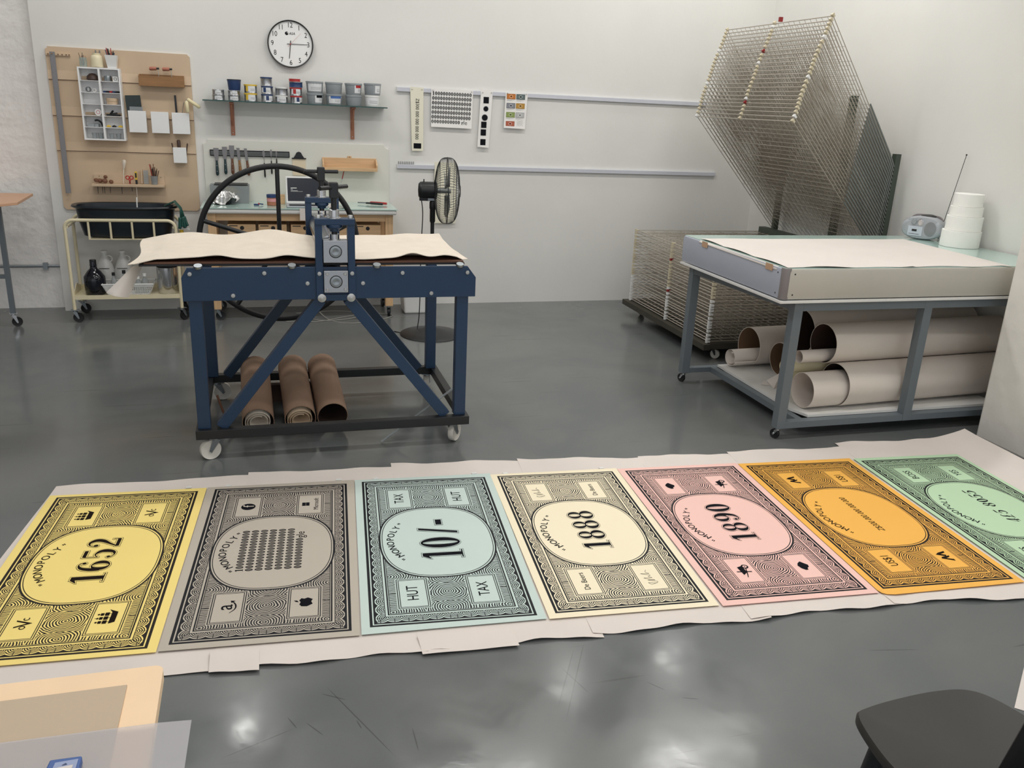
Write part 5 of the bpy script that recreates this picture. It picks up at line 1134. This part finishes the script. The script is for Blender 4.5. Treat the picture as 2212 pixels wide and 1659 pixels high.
# ---------------------------------------------------------------- pedestal fan
fan = thing('pedestal_fan', 'black pedestal fan with wire cage seen from the side, between press and wall', 'fan', (1.115, 5.84, 0))
fx, fy = 1.115, 5.84
MB().lathe([(.218, 0), (.222, .004), (.214, .010), (.15, .026), (.07, .043), (.03, .055), (.022, .095), (.019, .10)], (fx, fy, 0), 48).build('base', M_blackst, fan)
MB().cyl((fx, fy, .095), (fx, fy, .95), .0135, 16).build('pole', M_blackst, fan); MB().lathe([(.0145, 0), (.019, .01), (.019, .09), (.0225, .10), (.0225, .14), (.015, .15)], (fx, fy, .80), 20).build('collar', M_black, fan)
ax = Vector((.985, -.17, 0)).normalized(); fc = Vector((1.213, fy - .01, 1.018))
m_ = MB(); m_.lathe([(.0, 0), (.042, .003), (.055, .014), (.058, .03), (.058, .115), (.05, .12)], fc - ax * .20, 28, ax); m_.bar(fc - ax * .19 + Vector((0, 0, -.055)), fc - ax * .085 + Vector((0, 0, -.055)), .06, .028)
m_.build('motor_housing', M_black, fan, .003)
MB().lathe([(.058, 0), (.060, .012), (.03, .02)], fc - ax * .085, 28, ax).build('collar_ring', M_black, fan)
MB().cyl(fc - ax * .16 + Vector((0, 0, .058)), fc - ax * .16 + Vector((0, 0, .074)), .004, 10).build('knob', M_black, fan)
q = fc - ax * .115 + Vector((0, 0, -.058)); MB().bar(q + Vector((-.022, -.031, 0)), q + Vector((.022, -.038, 0)), .001, .016).build('rating_plate', M_galv, fan)
ey_ = Vector((0, 0, 1)); ex_ = ax.cross(ey_).normalized()
def cage(r, d, a): return fc + ax * d + (ex_ * math.cos(a) + ey_ * math.sin(a)) * r
RF = .222
def cprof(s): # back to front, s in -1..1
    return (RF * math.sqrt(max(0, 1 - abs(s) ** 3.2)), s * .088)
g1 = MB(); g2 = MB()
for k in range(72):
    a = 2 * PI * k / 72
    pb = [cage(max(r_, .058), d_, a) for r_, d_ in [cprof(-1 + i / 9) for i in range(10)]]
    pf = [cage(max(r_, .035), d_, a + .04) for r_, d_ in [cprof(i / 9) for i in range(10)]]
    g1.tube(pb, .0011, 4, cap=False); g2.tube(pf, .0011, 4, cap=False)
for s in (-.93, -.80, -.6): r_, d_ = cprof(s); g1.tube([cage(r_, d_, 2 * PI * i / 48) for i in range(48)], .0015, 5, closed=True)
for s in (.93, .80, .6): r_, d_ = cprof(s); g2.tube([cage(r_, d_, 2 * PI * i / 48) for i in range(48)], .0015, 5, closed=True)
g1.build('rear_grille', M_blackst, fan); g2.build('front_grille', M_blackst, fan)
MB().tube([cage(RF + .001, 0, 2 * PI * i / 64) for i in range(64)], .003, 8, closed=True).build('cage_rim', M_blackst, fan)
MB().lathe([(.038, 0), (.038, .003), (0, .005)], fc + ax * .088, 24, ax).build('front_badge', M_black, fan)
for k in range(3):
    mb = MB()
    def bl(u, v): a = k * 2 * PI / 3 + .9 + (v - .5) * (.75 + .5 * u); return fc + ax * (.0 + .035 * (v - .5)) + (ex_ * math.cos(a) + ey_ * math.sin(a)) * (.03 + .155 * u * (1 - .25 * abs(v - .45)))
    mb.grid(bl, 8, 6); mb.build('blade', M_wired, fan, solid=.0015)
MB().cyl(fc - ax * .08, fc + ax * .025, .017, 20).build('hub', M_wired, fan)
MB().tube(smooth([fc - ax * .175 + Vector((0, 0, -.068)), (1.045, 5.83, .85), (1.038, 5.85, .6), (1.045, 5.9, .3), (1.03, 5.88, .08), (.99, 5.86, .006), (.85, 5.95, .004), (.70, 6.2, .004)], 8), .0035, 8).build('power_cord', M_black, fan)
t = thing('waste_bin', 'white waste bin on the floor behind the press, left of the fan pole', 'bin', (1.11, 6.55, 0))
def bq(h, w_, z): return [(1.11 - h, 6.56 - w_, z), (1.11 + h, 6.56 - w_, z), (1.11 + h, 6.56 + w_, z), (1.11 - h, 6.56 + w_, z)]
mb = MB(); mb.add(bq(.085, .09, .001) + bq(.105, .11, .26), [(0, 3, 2, 1), (0, 1, 5, 4), (1, 2, 6, 5), (2, 3, 7, 6), (3, 0, 4, 7)]); mb.build('body', M_white, t, .012, solid=.003)

# ---------------------------------------------------------------- screen drying rack
rack = thing('drying_rack', 'tall wire screen drying rack with its upper trays tilted up in the corner', 'drying rack', (3.45, 5.6, 0))
V0, V1, HU = 4.95, 6.25, 4.085; TL = 1.2
dk = MB()
for y in (V0 - .02, (V0 + V1) / 2, V1 - .02): dk.box(2.84, 4.12, y, y + .06, .085, .125)
for x in (2.80, 3.3, 4.06): dk.box(x, x + .05, V0 - .04, V1 + .06, .085, .125)
dk.box(2.86, 4.05, V0 + .03, V1 - .02, .118, .124)
dk.build('deck', M_deck, rack)
for x, y in ((2.93, V0 + .06), (2.93, V1 - .02), (4.0, V0 + .05), (4.0, V1 - .05)): caster(rack, x, y, .085, .032, .02, M_nylon, M_blackst, .5 + y)
for y in (V0 - .025, V1 - .015): MB().box(4.075, 4.115, y, y + .04, .12, 1.40).build('post', M_green, rack)
MB().box(4.085, 4.125, 5.48, 5.53, .12, 1.77).build('post', M_green, rack); MB().box(3.93, 3.99, V0 + .02, V1 - .02, .655, .735).build('crossbar', M_green, rack)
for y in (5.28, 5.9): MB().box(3.95, 3.98, y, y + .10, .12, .655).build('inner_post', M_green, rack)
def tray_mesh():
    mb = MB(); r = .0022
    mb.tube([(0, 0, 0), (TL, 0, 0)], r * 1.25, 5, cap=False); mb.tube([(0, V1 - V0, 0), (TL, V1 - V0, 0)], r * 1.25, 5, cap=False); mb.tube([(TL, 0, 0), (TL, V1 - V0, 0)], r * 1.7, 5, cap=False)
    n = 21
    for i in range(1, n): y = (V1 - V0) * i / n; mb.tube([(.04, y, .002), (TL, y, .002)], r * .72, 4, cap=False)
    for i in range(1, 10): x = .06 + (TL - .06) * i / 10; mb.tube([(x, 0, -.002), (x, V1 - V0, -.002)], r * .85, 4, cap=False)
    return mb
tm0 = tray_mesh().build('tray', M_wires, loc=(0, 0, 0))
sp0 = [MB().tube([(.0, y, -.012), (.10, y, -.004), (.52, y, -.002)], .0056, 8).build('spring', M_wired, loc=(0, 0, 0)) for y in (V1 - V0 + .02,)]
def clipm():
    mb = MB(); mb.box(-.008, .010, -.012, .012, -.006, .006); mb.box(.007, .016, -.009, .009, -.010, .010); return mb
cl0 = [clipm().build('clip', m_, loc=(0, 0, 0)) for m_ in (M_clip, M_white, M_clipred)]
NLOW, NUP = 25, 25
def place(h, ang, i, up, L=1.235):
    tr = tm0.copy(); COL.objects.link(tr); tr.parent = rack; 
    tr.rotation_mode = 'QUATERNION'; tr.rotation_quaternion = Matrix(((-math.cos(ang), 0, math.sin(ang)), (0, -1, 0), (math.sin(ang), 0, math.cos(ang)))).to_quaternion()
    tr.location = Vector((h[0], V1, h[1])) - rack.location; tr.scale = (L / TL, 1, 1)
    for q in sp0: s = q.copy(); COL.objects.link(s); s.parent = tr
    for k, y in enumerate((0, (V1 - V0) / 2, V1 - V0)):
        red = k == 1 and i in ((4, 17) if up else (9, 19)); wh = (not up and (i < 9 + k * 2)) or (up and (i * 7 + k) % 9 == 0)
        c = cl0[2 if red else (1 if wh else 0)].copy(); COL.objects.link(c); c.parent = tr; c.location = (TL, y, 0)
for i in range(NLOW): f = i / (NLOW - 1); place((HU, .137 + .555 * f), 0.0 + .004 * math.sin(i * 5), i, False)
for i in range(NUP):
    f = i / (NUP - 1); h = (HU, .70 + .625 * f); tip = (3.268 + .18 * f - .012 * math.sin(f * PI), 1.578 + .635 * f)
    place(h, math.atan2(tip[1] - h[1], h[0] - tip[0]) + .003 * math.sin(i * 7), i, True, math.hypot(tip[0] - h[0], tip[1] - h[1]))
for o in [tm0] + sp0 + cl0: bpy.data.objects.remove(o)
tag(MB().box(3.455, 3.478, 5.56, 5.58, 2.222, 2.252).build('red_clip', M_clipred), 'red plastic clip sticking up from the top tray of the drying rack', 'clip')

# ---------------------------------------------------------------- glass topped table
tab = thing('glass_topped_table', 'grey steel table with thick framed glass top on casters beside the pillar', 'table', (3.3, 4.1, 0))
X0, X1, Y0, Y1, ZT = 2.415, 4.155, 3.545, 4.615, .903
MB().box(X0 + .02, X1 - .01, Y0 + .02, Y1 - .01, .76, ZT - .001).build('light_box', M_white, tab)
MB().box(X0 + .006, X1 - .002, Y0 + .006, Y1, ZT - .0006, ZT + .002).build('glass_pane', M_glasstop, tab)
def fascia(mb, p0, p1, out):
    # profile: slightly rounded top and bottom edge
    p0 = Vector(p0); p1 = Vector(p1); out = Vector(out); pr = [(-.012, .748), (0, .752), (.004, .768), (.004, .885), (0, .899), (-.012, .9045)]
    v = [p + out * a + Vector((0, 0, z)) for p in (p0, p1) for a, z in pr]; n = len(pr)
    return mb.add(v, [(i, i + 1, n + i + 1, n + i) for i in range(n - 1)], 0, True)
fascia(MB(), (X0 + .02, Y0, 0), (X1, Y0, 0), (0, -1, 0)).build('front_fascia', M_alu, tab); fascia(MB(), (X0, Y1, 0), (X0, Y0 + .02, 0), (-1, 0, 0)).build('side_fascia', M_alub, tab)
c = MB(); c.lathe([(.024, .750), (.026, .757), (.026, .897), (.023, .9045), (0, .9055)], (X0 + .021, Y0 + .021, 0), 28); c.build('corner_cap', M_endcap, tab)
for (x, y, n) in ((X0 + .055, Y0 - .004, (0, -1, 0)), (X0 - .004, Y0 + .055, (-1, 0, 0))):
    for z in (.775, .877): MB().lathe([(.0045, 0), (.003, .0015)], (x, y, z), 8, n).build('screw', M_blackst, tab)
MB().box(X0 - .012, X1 - .01, Y0 - .014, Y1, .734, .746).build('underboard', M_slab, tab, .001)
for x0 in (X0 + .085, X0 + .865, X1 - .10): MB().box(x0, x0 + .05, Y0 + .002, Y0 + .052, .064, .733).build('leg', M_tabgrey, tab, .001)
for x0 in (X0 + .03, X1 - .10): MB().box(x0, x0 + .05, Y1 - .10, Y1 - .05, .064, .733).build('leg', M_tabgrey, tab, .001)
for y in (Y0 + .003, Y1 - .099): MB().box(X0 + .136 if y < 4 else X0 + .081, X1 - .101, y, y + .048, .69, .733).build('top_rail', M_tabgrey, tab)
MB().box(X0 + .136, X0 + .864, Y0 + .004, Y0 + .050, .064, .098).build('bottom_rail', M_tabgrey, tab); MB().box(X0 + .916, X1 - .101, Y0 + .004, Y0 + .050, .064, .098).build('bottom_rail', M_tabgrey, tab)
MB().box(X0 + .081, X1 - .101, Y1 - .099, Y1 - .055, .066, .096).build('bottom_rail', M_tabgrey, tab)
MB().bar((X0 + .055, Y1 - .101, .71), (X0 + .11, Y0 + .053, .71), .045, .042).build('top_rail', M_tabgrey, tab); MB().bar((X0 + .245, Y1 - .10, .081), (X0 + .245, Y0 + .051, .081), .04, .032).build('bottom_rail', M_tabgrey, tab)
for x, y in ((X0 + .11, Y0 + .027), (X0 + .055, Y1 - .075), (X1 - .075, Y0 + .027), (X1 - .075, Y1 - .075)): caster(tab, x, y, .064, .026, .018, M_rubber, M_chrome, 1.9)
ZB = .099
MB().prism([(X0 + .27, Y1 - .102), (X0 + .262, Y0 + .16), (X0 + .30, Y0 + .053), (X1 - .20, Y0 + .053), (X1 - .2, Y1 - .102)], (0, 0, ZB), (1, 0, 0), (0, 1, 0), .014).build('shelf_board', M_slab, tab)
ZB = .1135
mb = MB()
def cov(u, v):
    x = X0 + .02 + (1.345 + .07 * v) * u; y = Y0 + .012 + .90 * v; e = max(0, 1 - v / .1); 
    y += (.01 * math.sin(u * 21) - .02 * (u > .98)) * e
    return (x, y, ZT + .0045 + .0018 * math.sin(u * 13) * math.sin(u * 5 + v * 7) ** 2 + .005 * e * max(0, math.sin(u * 15 - 1)) * (u < .55) + .006 * max(0, 1 - u / .04) * abs(math.sin(v * 9)))
mb.grid(cov, 60, 30, thick=.0006); tag(mb.build('cover_paper', M_paperw), 'large pinkish white paper spread over the glass table top', 'paper')
mb = MB(); mb.grid(lambda u, v: (X0 + .016 - .022 * u, Y0 + .07 + .81 * v, ZT + .0015 - .0012 * u if u < .5 else ZT + .0008 - .03 * (u - .5) * (1.2 - .5 * v)), 4, 20); tag(mb.build('paper_flap', M_paperw, solid=.0006), 'narrow paper edge folded down over the left side of the glass table', 'paper')
for y, l in ((Y0 + .10, 'near corner'), (Y1 - .30, 'far end')): tag(MB().bar((X0 - .0072, y, ZT - .012), (X0 - .0072, y + .065, ZT - .012), .0008, .032).build('masking_tape', M_tape), 'brown tape piece on the left side of the glass table, %s' % l, 'tape')
# radio
t = thing('portable_radio', 'oval silver portable radio at the back of the glass table', 'radio', (3.955, 4.42, ZT + .003))
RX, RY2, RZ = 4.005, 4.475, ZT + .0755; th = math.radians(-55)
T = Matrix.Translation((RX, RY2, RZ)) @ Matrix.Rotation(th, 4, 'Z') @ Matrix.Diagonal((.82, .9, 1.05, 1))
b = MB(); b.T = T
def body(u, v):
    a = u * 2 * PI; c, s_ = math.cos(a), math.sin(a); q = [(-.060, .70), (-.058, .9), (-.045, 1), (.05, 1.0), (.085, .88), (.092, .6)][min(5, int(v * 5.0001))]
    return (.150 * q[1] * math.copysign(abs(c) ** .8, c), q[0], .068 * q[1] * math.copysign(abs(s_) ** .85, s_))
b.grid(body, 40, 5)
b.prism([(.150 * .70 * math.copysign(abs(math.cos(a)) ** .8, math.cos(a)), .068 * .70 * math.copysign(abs(math.sin(a)) ** .85, math.sin(a))) for a in [2 * PI * i / 40 for i in range(40)]], (0, -.059, 0), (1, 0, 0), (0, 0, 1), .001)
b.build('body', M_silver, t)
def rp(mb): mb.T = T; return mb
for x in (-.058, -.012): k = rp(MB().__class__()); k.T = T; k.lathe([(.020, 0), (.020, .004), (.016, .005), (.015, .012), (0, .012)], (x, -.061, .034), 22, (0, -1, 0)); k.build('knob', M_dgrey if x < -.03 else M_chrome, t)
k = MB(); k.T = T; k.box(-.095, .01, -.0645, -.061, -.048, .008); k.build('cassette_door', mat('pale_silver', rgb(196, 204, 214), .35), t, .002)
k = MB(); k.T = T; k.box(-.065, -.03, -.0662, -.0648, -.022, -.010); k.box(-.085, -.01, -.0662, -.0648, -.038, -.0365); k.build('door_mark', M_rubber, t)
k = MB(); k.T = T; k.lathe([(.040, 0), (.042, .002), (0, .003)], (.062, -.0605, -.002), 30, (0, -1, 0), sx=1, sy=1); k.build('speaker_cover', M_galv, t)
k = MB(); k.T = T; k.tube(smooth([(-.10, .01, .052), (-.07, .02, .068), (0, .03, .070), (.09, .03, .064), (.125, .02, .045)], 5), .007, 8); k.build('handle', M_endcap, t)
k = MB(); k.T = T; k.lathe([(.055, 0), (.055, .012), (.03, .018), (0, .018)], (.015, .03, .058), 28); k.build('disc_lid', M_black, t)
tag(MB().tube([(4.128, 4.47, ZT + .004), (4.150, 4.40, 1.43)], .0018, 6).build('aerial_rod', M_blackst), 'thin aerial rod rising behind the paper towel rolls', 'aerial')
MB().lathe([(.0, 0), (.005, .004), (.005, .008), (0, .012)], (4.150, 4.40, 1.425), 10).build('x', M_blackst) and None
bpy.data.objects['x'].name = 'aerial_tip'; o = bpy.data.objects['aerial_tip']; ar = bpy.data.objects['aerial_rod']; o.parent = ar; o.location = o.location - ar.location
# white paper rolls
RL = [(3.940, 4.13, .135, .060, .155, 'bottom one'), (3.945, 4.10, .127, .0, .0, '')]
zz = ZT + .003
for i, (cx, cy, r, h) in enumerate(((4.036, 4.195, .109, .096), (4.040, 4.195, .100, .083), (4.042, 4.198, .090, .056), (4.044, 4.200, .081, .074))):
    tag(MB().lathe([(.022, 0), (r - .001, 0), (r, .001), (r, h - .001), (r - .0015, h), (.022, h - .001)], (cx, cy, zz), 48).build('paper_towel_roll', M_rollp), 'white paper roll, %s of the stack on the glass table' % ('lowest and widest', 'second from bottom', 'third from bottom', 'topmost and narrowest')[i], 'paper roll', 'stacked white paper rolls'); zz += h + .0008
# tubes below
d_ = Vector((1, .06, 0)).normalized()
def T2(x, y, z, r, L, nm, m, mi, lab, cat='tube', grp='white storage tubes under the glass table', dd=None, t=.003):
    d = Vector(dd).normalized() if dd else d_; a = Vector((x, y, z)); tag(open_tube(nm, m, mi, a, a + d * L, r, t, 44), lab, cat, grp)
M_inn = mat('tube_inner_brown', rgb(122, 96, 72), .85)
WT = 'white storage tubes under the glass table'; PR = 'paper rolls under the table'
T2(2.945, 3.717, ZB + .119, .1175, 1.18, 'storage_tube', M_tubew, M_cardin, 'large white storage tube lowest and nearest under the glass table')
T2(2.735, 3.706, ZB + .100, .096, .9, 'paper_roll', M_tubew, M_tubew, 'white paper roll sticking out of the lowest near tube', 'paper roll', PR, t=.002)
T2(2.895, 3.805, .4415, .108, 1.23, 'storage_tube', M_tubew, M_cardin, 'white storage tube in the middle, resting on the lowest tube')
T2(2.93, 4.075, .4385, .131, 1.2, 'storage_tube', M_tubew, M_cardin, 'white storage tube high up at the back under the glass table')
T2(2.745, 3.795, .3735, .035, .5, 'paper_roll', M_tubew, M_tubew, 'slim white paper roll lying in the mouth of the middle tube', 'paper roll', PR, t=.0015)
T2(2.71, 3.868, .297, .035, .5, 'paper_roll', M_tubecream, M_tubecream, 'slim cream paper roll just below the slim white one', 'paper roll', PR, t=.0015)
T2(2.92, 4.000, ZB + .100, .099, 1.0, 'storage_tube', M_tubew, M_inn, 'brown lined storage tube on the shelf board behind the front leg, yellow roll inside')
T2(2.84, 3.985, ZB + .055, .048, .6, 'paper_roll', M_tubecream, M_tubecream, 'yellowish paper roll inside the brown lined tube', 'paper roll', PR, t=.0015)
T2(2.95, 4.255, ZB + .102, .1005, 1.0, 'storage_tube', M_tubew, M_inn, 'empty brown lined storage tube between the front leg and the drying rack')
T2(2.875, 4.49, ZB + .120, .118, 1.0, 'storage_tube', M_tubew, M_inn, 'brown lined storage tube farthest back, with a loose white roll in its mouth')
a = Vector((2.735, 4.46, ZB + .062)); tag(spiral_roll('paper_roll', M_tubew, a, a + d_ * .5, .034, .058, 1.8, .001), 'short loosely rolled white paper in the mouth of the farthest tube', 'paper roll', PR)
mb = MB(); mb.add([(2.775, 4.02, ZB + .001), (2.86, 4.07, ZB + .002), (2.91, 4.17, ZB + .045), (2.80, 4.14, ZB + .012)], [(0, 1, 2, 3)]); mb.add([(2.74, 4.10, ZB + .002), (2.80, 4.06, ZB + .001), (2.80, 4.17, ZB + .004)], [(0, 1, 2)]); tag(mb.build('paper_scrap', M_paperw, solid=.001), 'white paper scrap on the shelf board under the glass table', 'paper')

# ---------------------------------------------------------------- table at the left edge
t = thing('side_table', 'grey framed table with wood top at the left edge of the room', 'table', (-2.0, 6.4, 0))
MB().prism([(-2.5, 6.03), (-1.68, 6.03), (-1.535, 6.22), (-1.56, 6.75), (-2.5, 6.75)], (0, 0, .842), (1, 0, 0), (0, 1, 0), .018).build('table_top', mat('beige_table_top', rgb(206, 164, 134), .5), t, .002)
for y in (6.345,): MB().box(-1.702, -1.672, y, y + .03, .095, .84).build('leg', M_tabgrey, t); caster(t, -1.687, y + .015, .095, .033, .02, M_rubber, M_chrome, .3)
MB().box(-2.4, -1.702, 6.348, 6.372, .335, .362).build('rail', M_tabgrey, t); MB().box(-2.4, -1.702, 6.348, 6.372, .81, .84).build('rail', M_tabgrey, t)
for y in (6.345, 6.66): MB().box(-2.42, -2.39, y, y + .03, .0, .84).build('leg', M_tabgrey, t)

# ---------------------------------------------------------------- foreground table, bottom left
t = thing('work_table', 'cream wooden table with rounded corner in the near left foreground', 'table', (-.5, .95, 0))
ZF = .75
def fgp(pl): return pl
cr = []
for i in range(7): a = PI / 2 * (1 - i / 6); cr.append((-.196 + .014 * math.cos(a), 1.195 + .014 * math.sin(a)))
MB().prism([(-.95, .72), (-.178, .72), ] + cr[::-1] + [(-.95, 1.214)], (0, 0, ZF - .018), (1, 0, 0), (0, 1, 0), .018).build('table_top', M_board, t)
for x, y in ((-.26, 1.13), (-.9, 1.13), (-.26, .76), (-.9, .76)): MB().box(x - .02, x + .02, y - .02, y + .02, 0, ZF - .018).build('leg', M_tabgrey, t)
tag(MB().box(-.80, -.229, .75, 1.166, ZF + .0005, ZF + .003).build('grey_card_sheet', M_greysheet), 'beige grey card sheet on the cream table', 'card')
mb = MB(); mb.add([(-.80, 1.085, ZF + .0045), (-.175, 1.068, ZF + .0045), (-.1315, 1.064, ZF + .0045), (-.14, .74, ZF + .0045), (-.80, .74, ZF + .0045)], [(0, 1, 2, 3, 4)])
mt = glassy('tracing_film', rgb(215, 212, 214), .6, .62, (.96, .96, .97, 1)); tag(mb.build('tracing_sheet', mt, solid=.0004), 'milky translucent tracing sheet overhanging the right edge of the cream table', 'sheet')
t = thing('blue_packet', 'blue packet with white label on the tracing sheet at the bottom left', 'packet', (-.29, 1.02, ZF + .005))
bp = [(-.2995, 1.009), (-.2612, 1.008), (-.262, .93), (-.309, .93)]
MB().prism(bp, (0, 0, ZF + .006), (1, 0, 0), (0, 1, 0), .012).build('body', mat('packet_blue', rgb(64, 96, 158), .45), t, .002)
mb = MB().prism([(-.2915, 1.001), (-.2645, 1.002), (-.2655, .935), (-.300, .935)], (0, 0, ZF + .0184), (1, 0, 0), (0, 1, 0), .0004); mb.add([(-.294, .990, ZF + .0192), (-.269, .992, ZF + .0192), (-.272, .935, ZF + .0192), (-.300, .935, ZF + .0192)], [(0, 1, 2, 3)], 1); mb.add([(-.283, .9935, ZF + .0193), (-.276, .994, ZF + .0193), (-.2785, .997, ZF + .0193)], [(0, 1, 2)], 2)
mb.build('label', [mat('packet_pale', rgb(150, 162, 196), .4), M_paperw, M_navy], t)

# ---------------------------------------------------------------- black chair, bottom right
ch = thing('black_chair', 'black moulded chair in the near right foreground', 'chair', (1.27, 1.0, 0))
out = [Vector((p[0], p[1], 0)) for p in ((1.118, 1.172), (1.152, 1.187), (1.236, 1.197), (1.33, 1.200), (1.405, 1.189), (1.445, 1.150), (1.475, 1.06), (1.505, .95), (1.53, .84), (1.50, .765), (1.42, .77), (1.33, .83), (1.24, .885), (1.15, .90), (1.098, .95), (1.088, 1.03), (1.098, 1.11))]
oc = smooth(out, 6, closed=True); cc_ = sum(oc, Vector()) / len(oc); cc_ = Vector((1.29, .98, 0)); mb = MB(); n = len(oc); vs = []
rings = [(1.0, .430), (1.0, .444), (.985, .449), (.9, .4465), (.7, .441), (.4, .436), (.1, .434)]
for s_, z in [(.96, .428)] + rings:
    for p in oc: q = cc_.lerp(p, s_); vs.append((q.x, q.y, z))
fs = [(r * n + i, r * n + (i + 1) % n, (r + 1) * n + (i + 1) % n, (r + 1) * n + i) for r in range(len(rings)) for i in range(n)]
fs += [tuple(range(n))[::-1], tuple(range(len(rings) * n, (len(rings) + 1) * n))]
mb.add(vs, fs, 0, True); mb.build('seat', M_chair, ch)
for (x, y, dx, dy) in ((1.125, 1.10, -.055, .04), (1.42, 1.12, .04, .05), (1.17, .95, -.05, -.06), (1.45, .82, .05, -.06)):
    MB().tube([(x, y, .430), (x + dx * .5, y + dy * .5, .2), (x + dx, y + dy, 0.0)], [.020, .017, .012], 12).build('leg', M_chairb, ch)
mb = MB()
def bk_(u, v):
    p = Vector((1.262, .962, .462)).lerp(Vector((1.085, .80, .80)), v); q = Vector((.74, -.67, 0)) * (.34 * u)
    n = Vector((-.67, -.74, 0)) * (.10 * math.sin(u * PI) * (.3 + .7 * v))
    return p + q + n - Vector((0, 0, .04 * (2 * u - 1) ** 4 * v))
mb.grid(bk_, 24, 10); mb.build('backrest', M_chairb, ch, solid=.012)
for u in (.3, .7): p = bk_(u, 0); MB().tube([(p[0] + .02, p[1] + .02, .425), (p[0], p[1], .50)], .012, 10).build('back_support', M_chairb, ch)
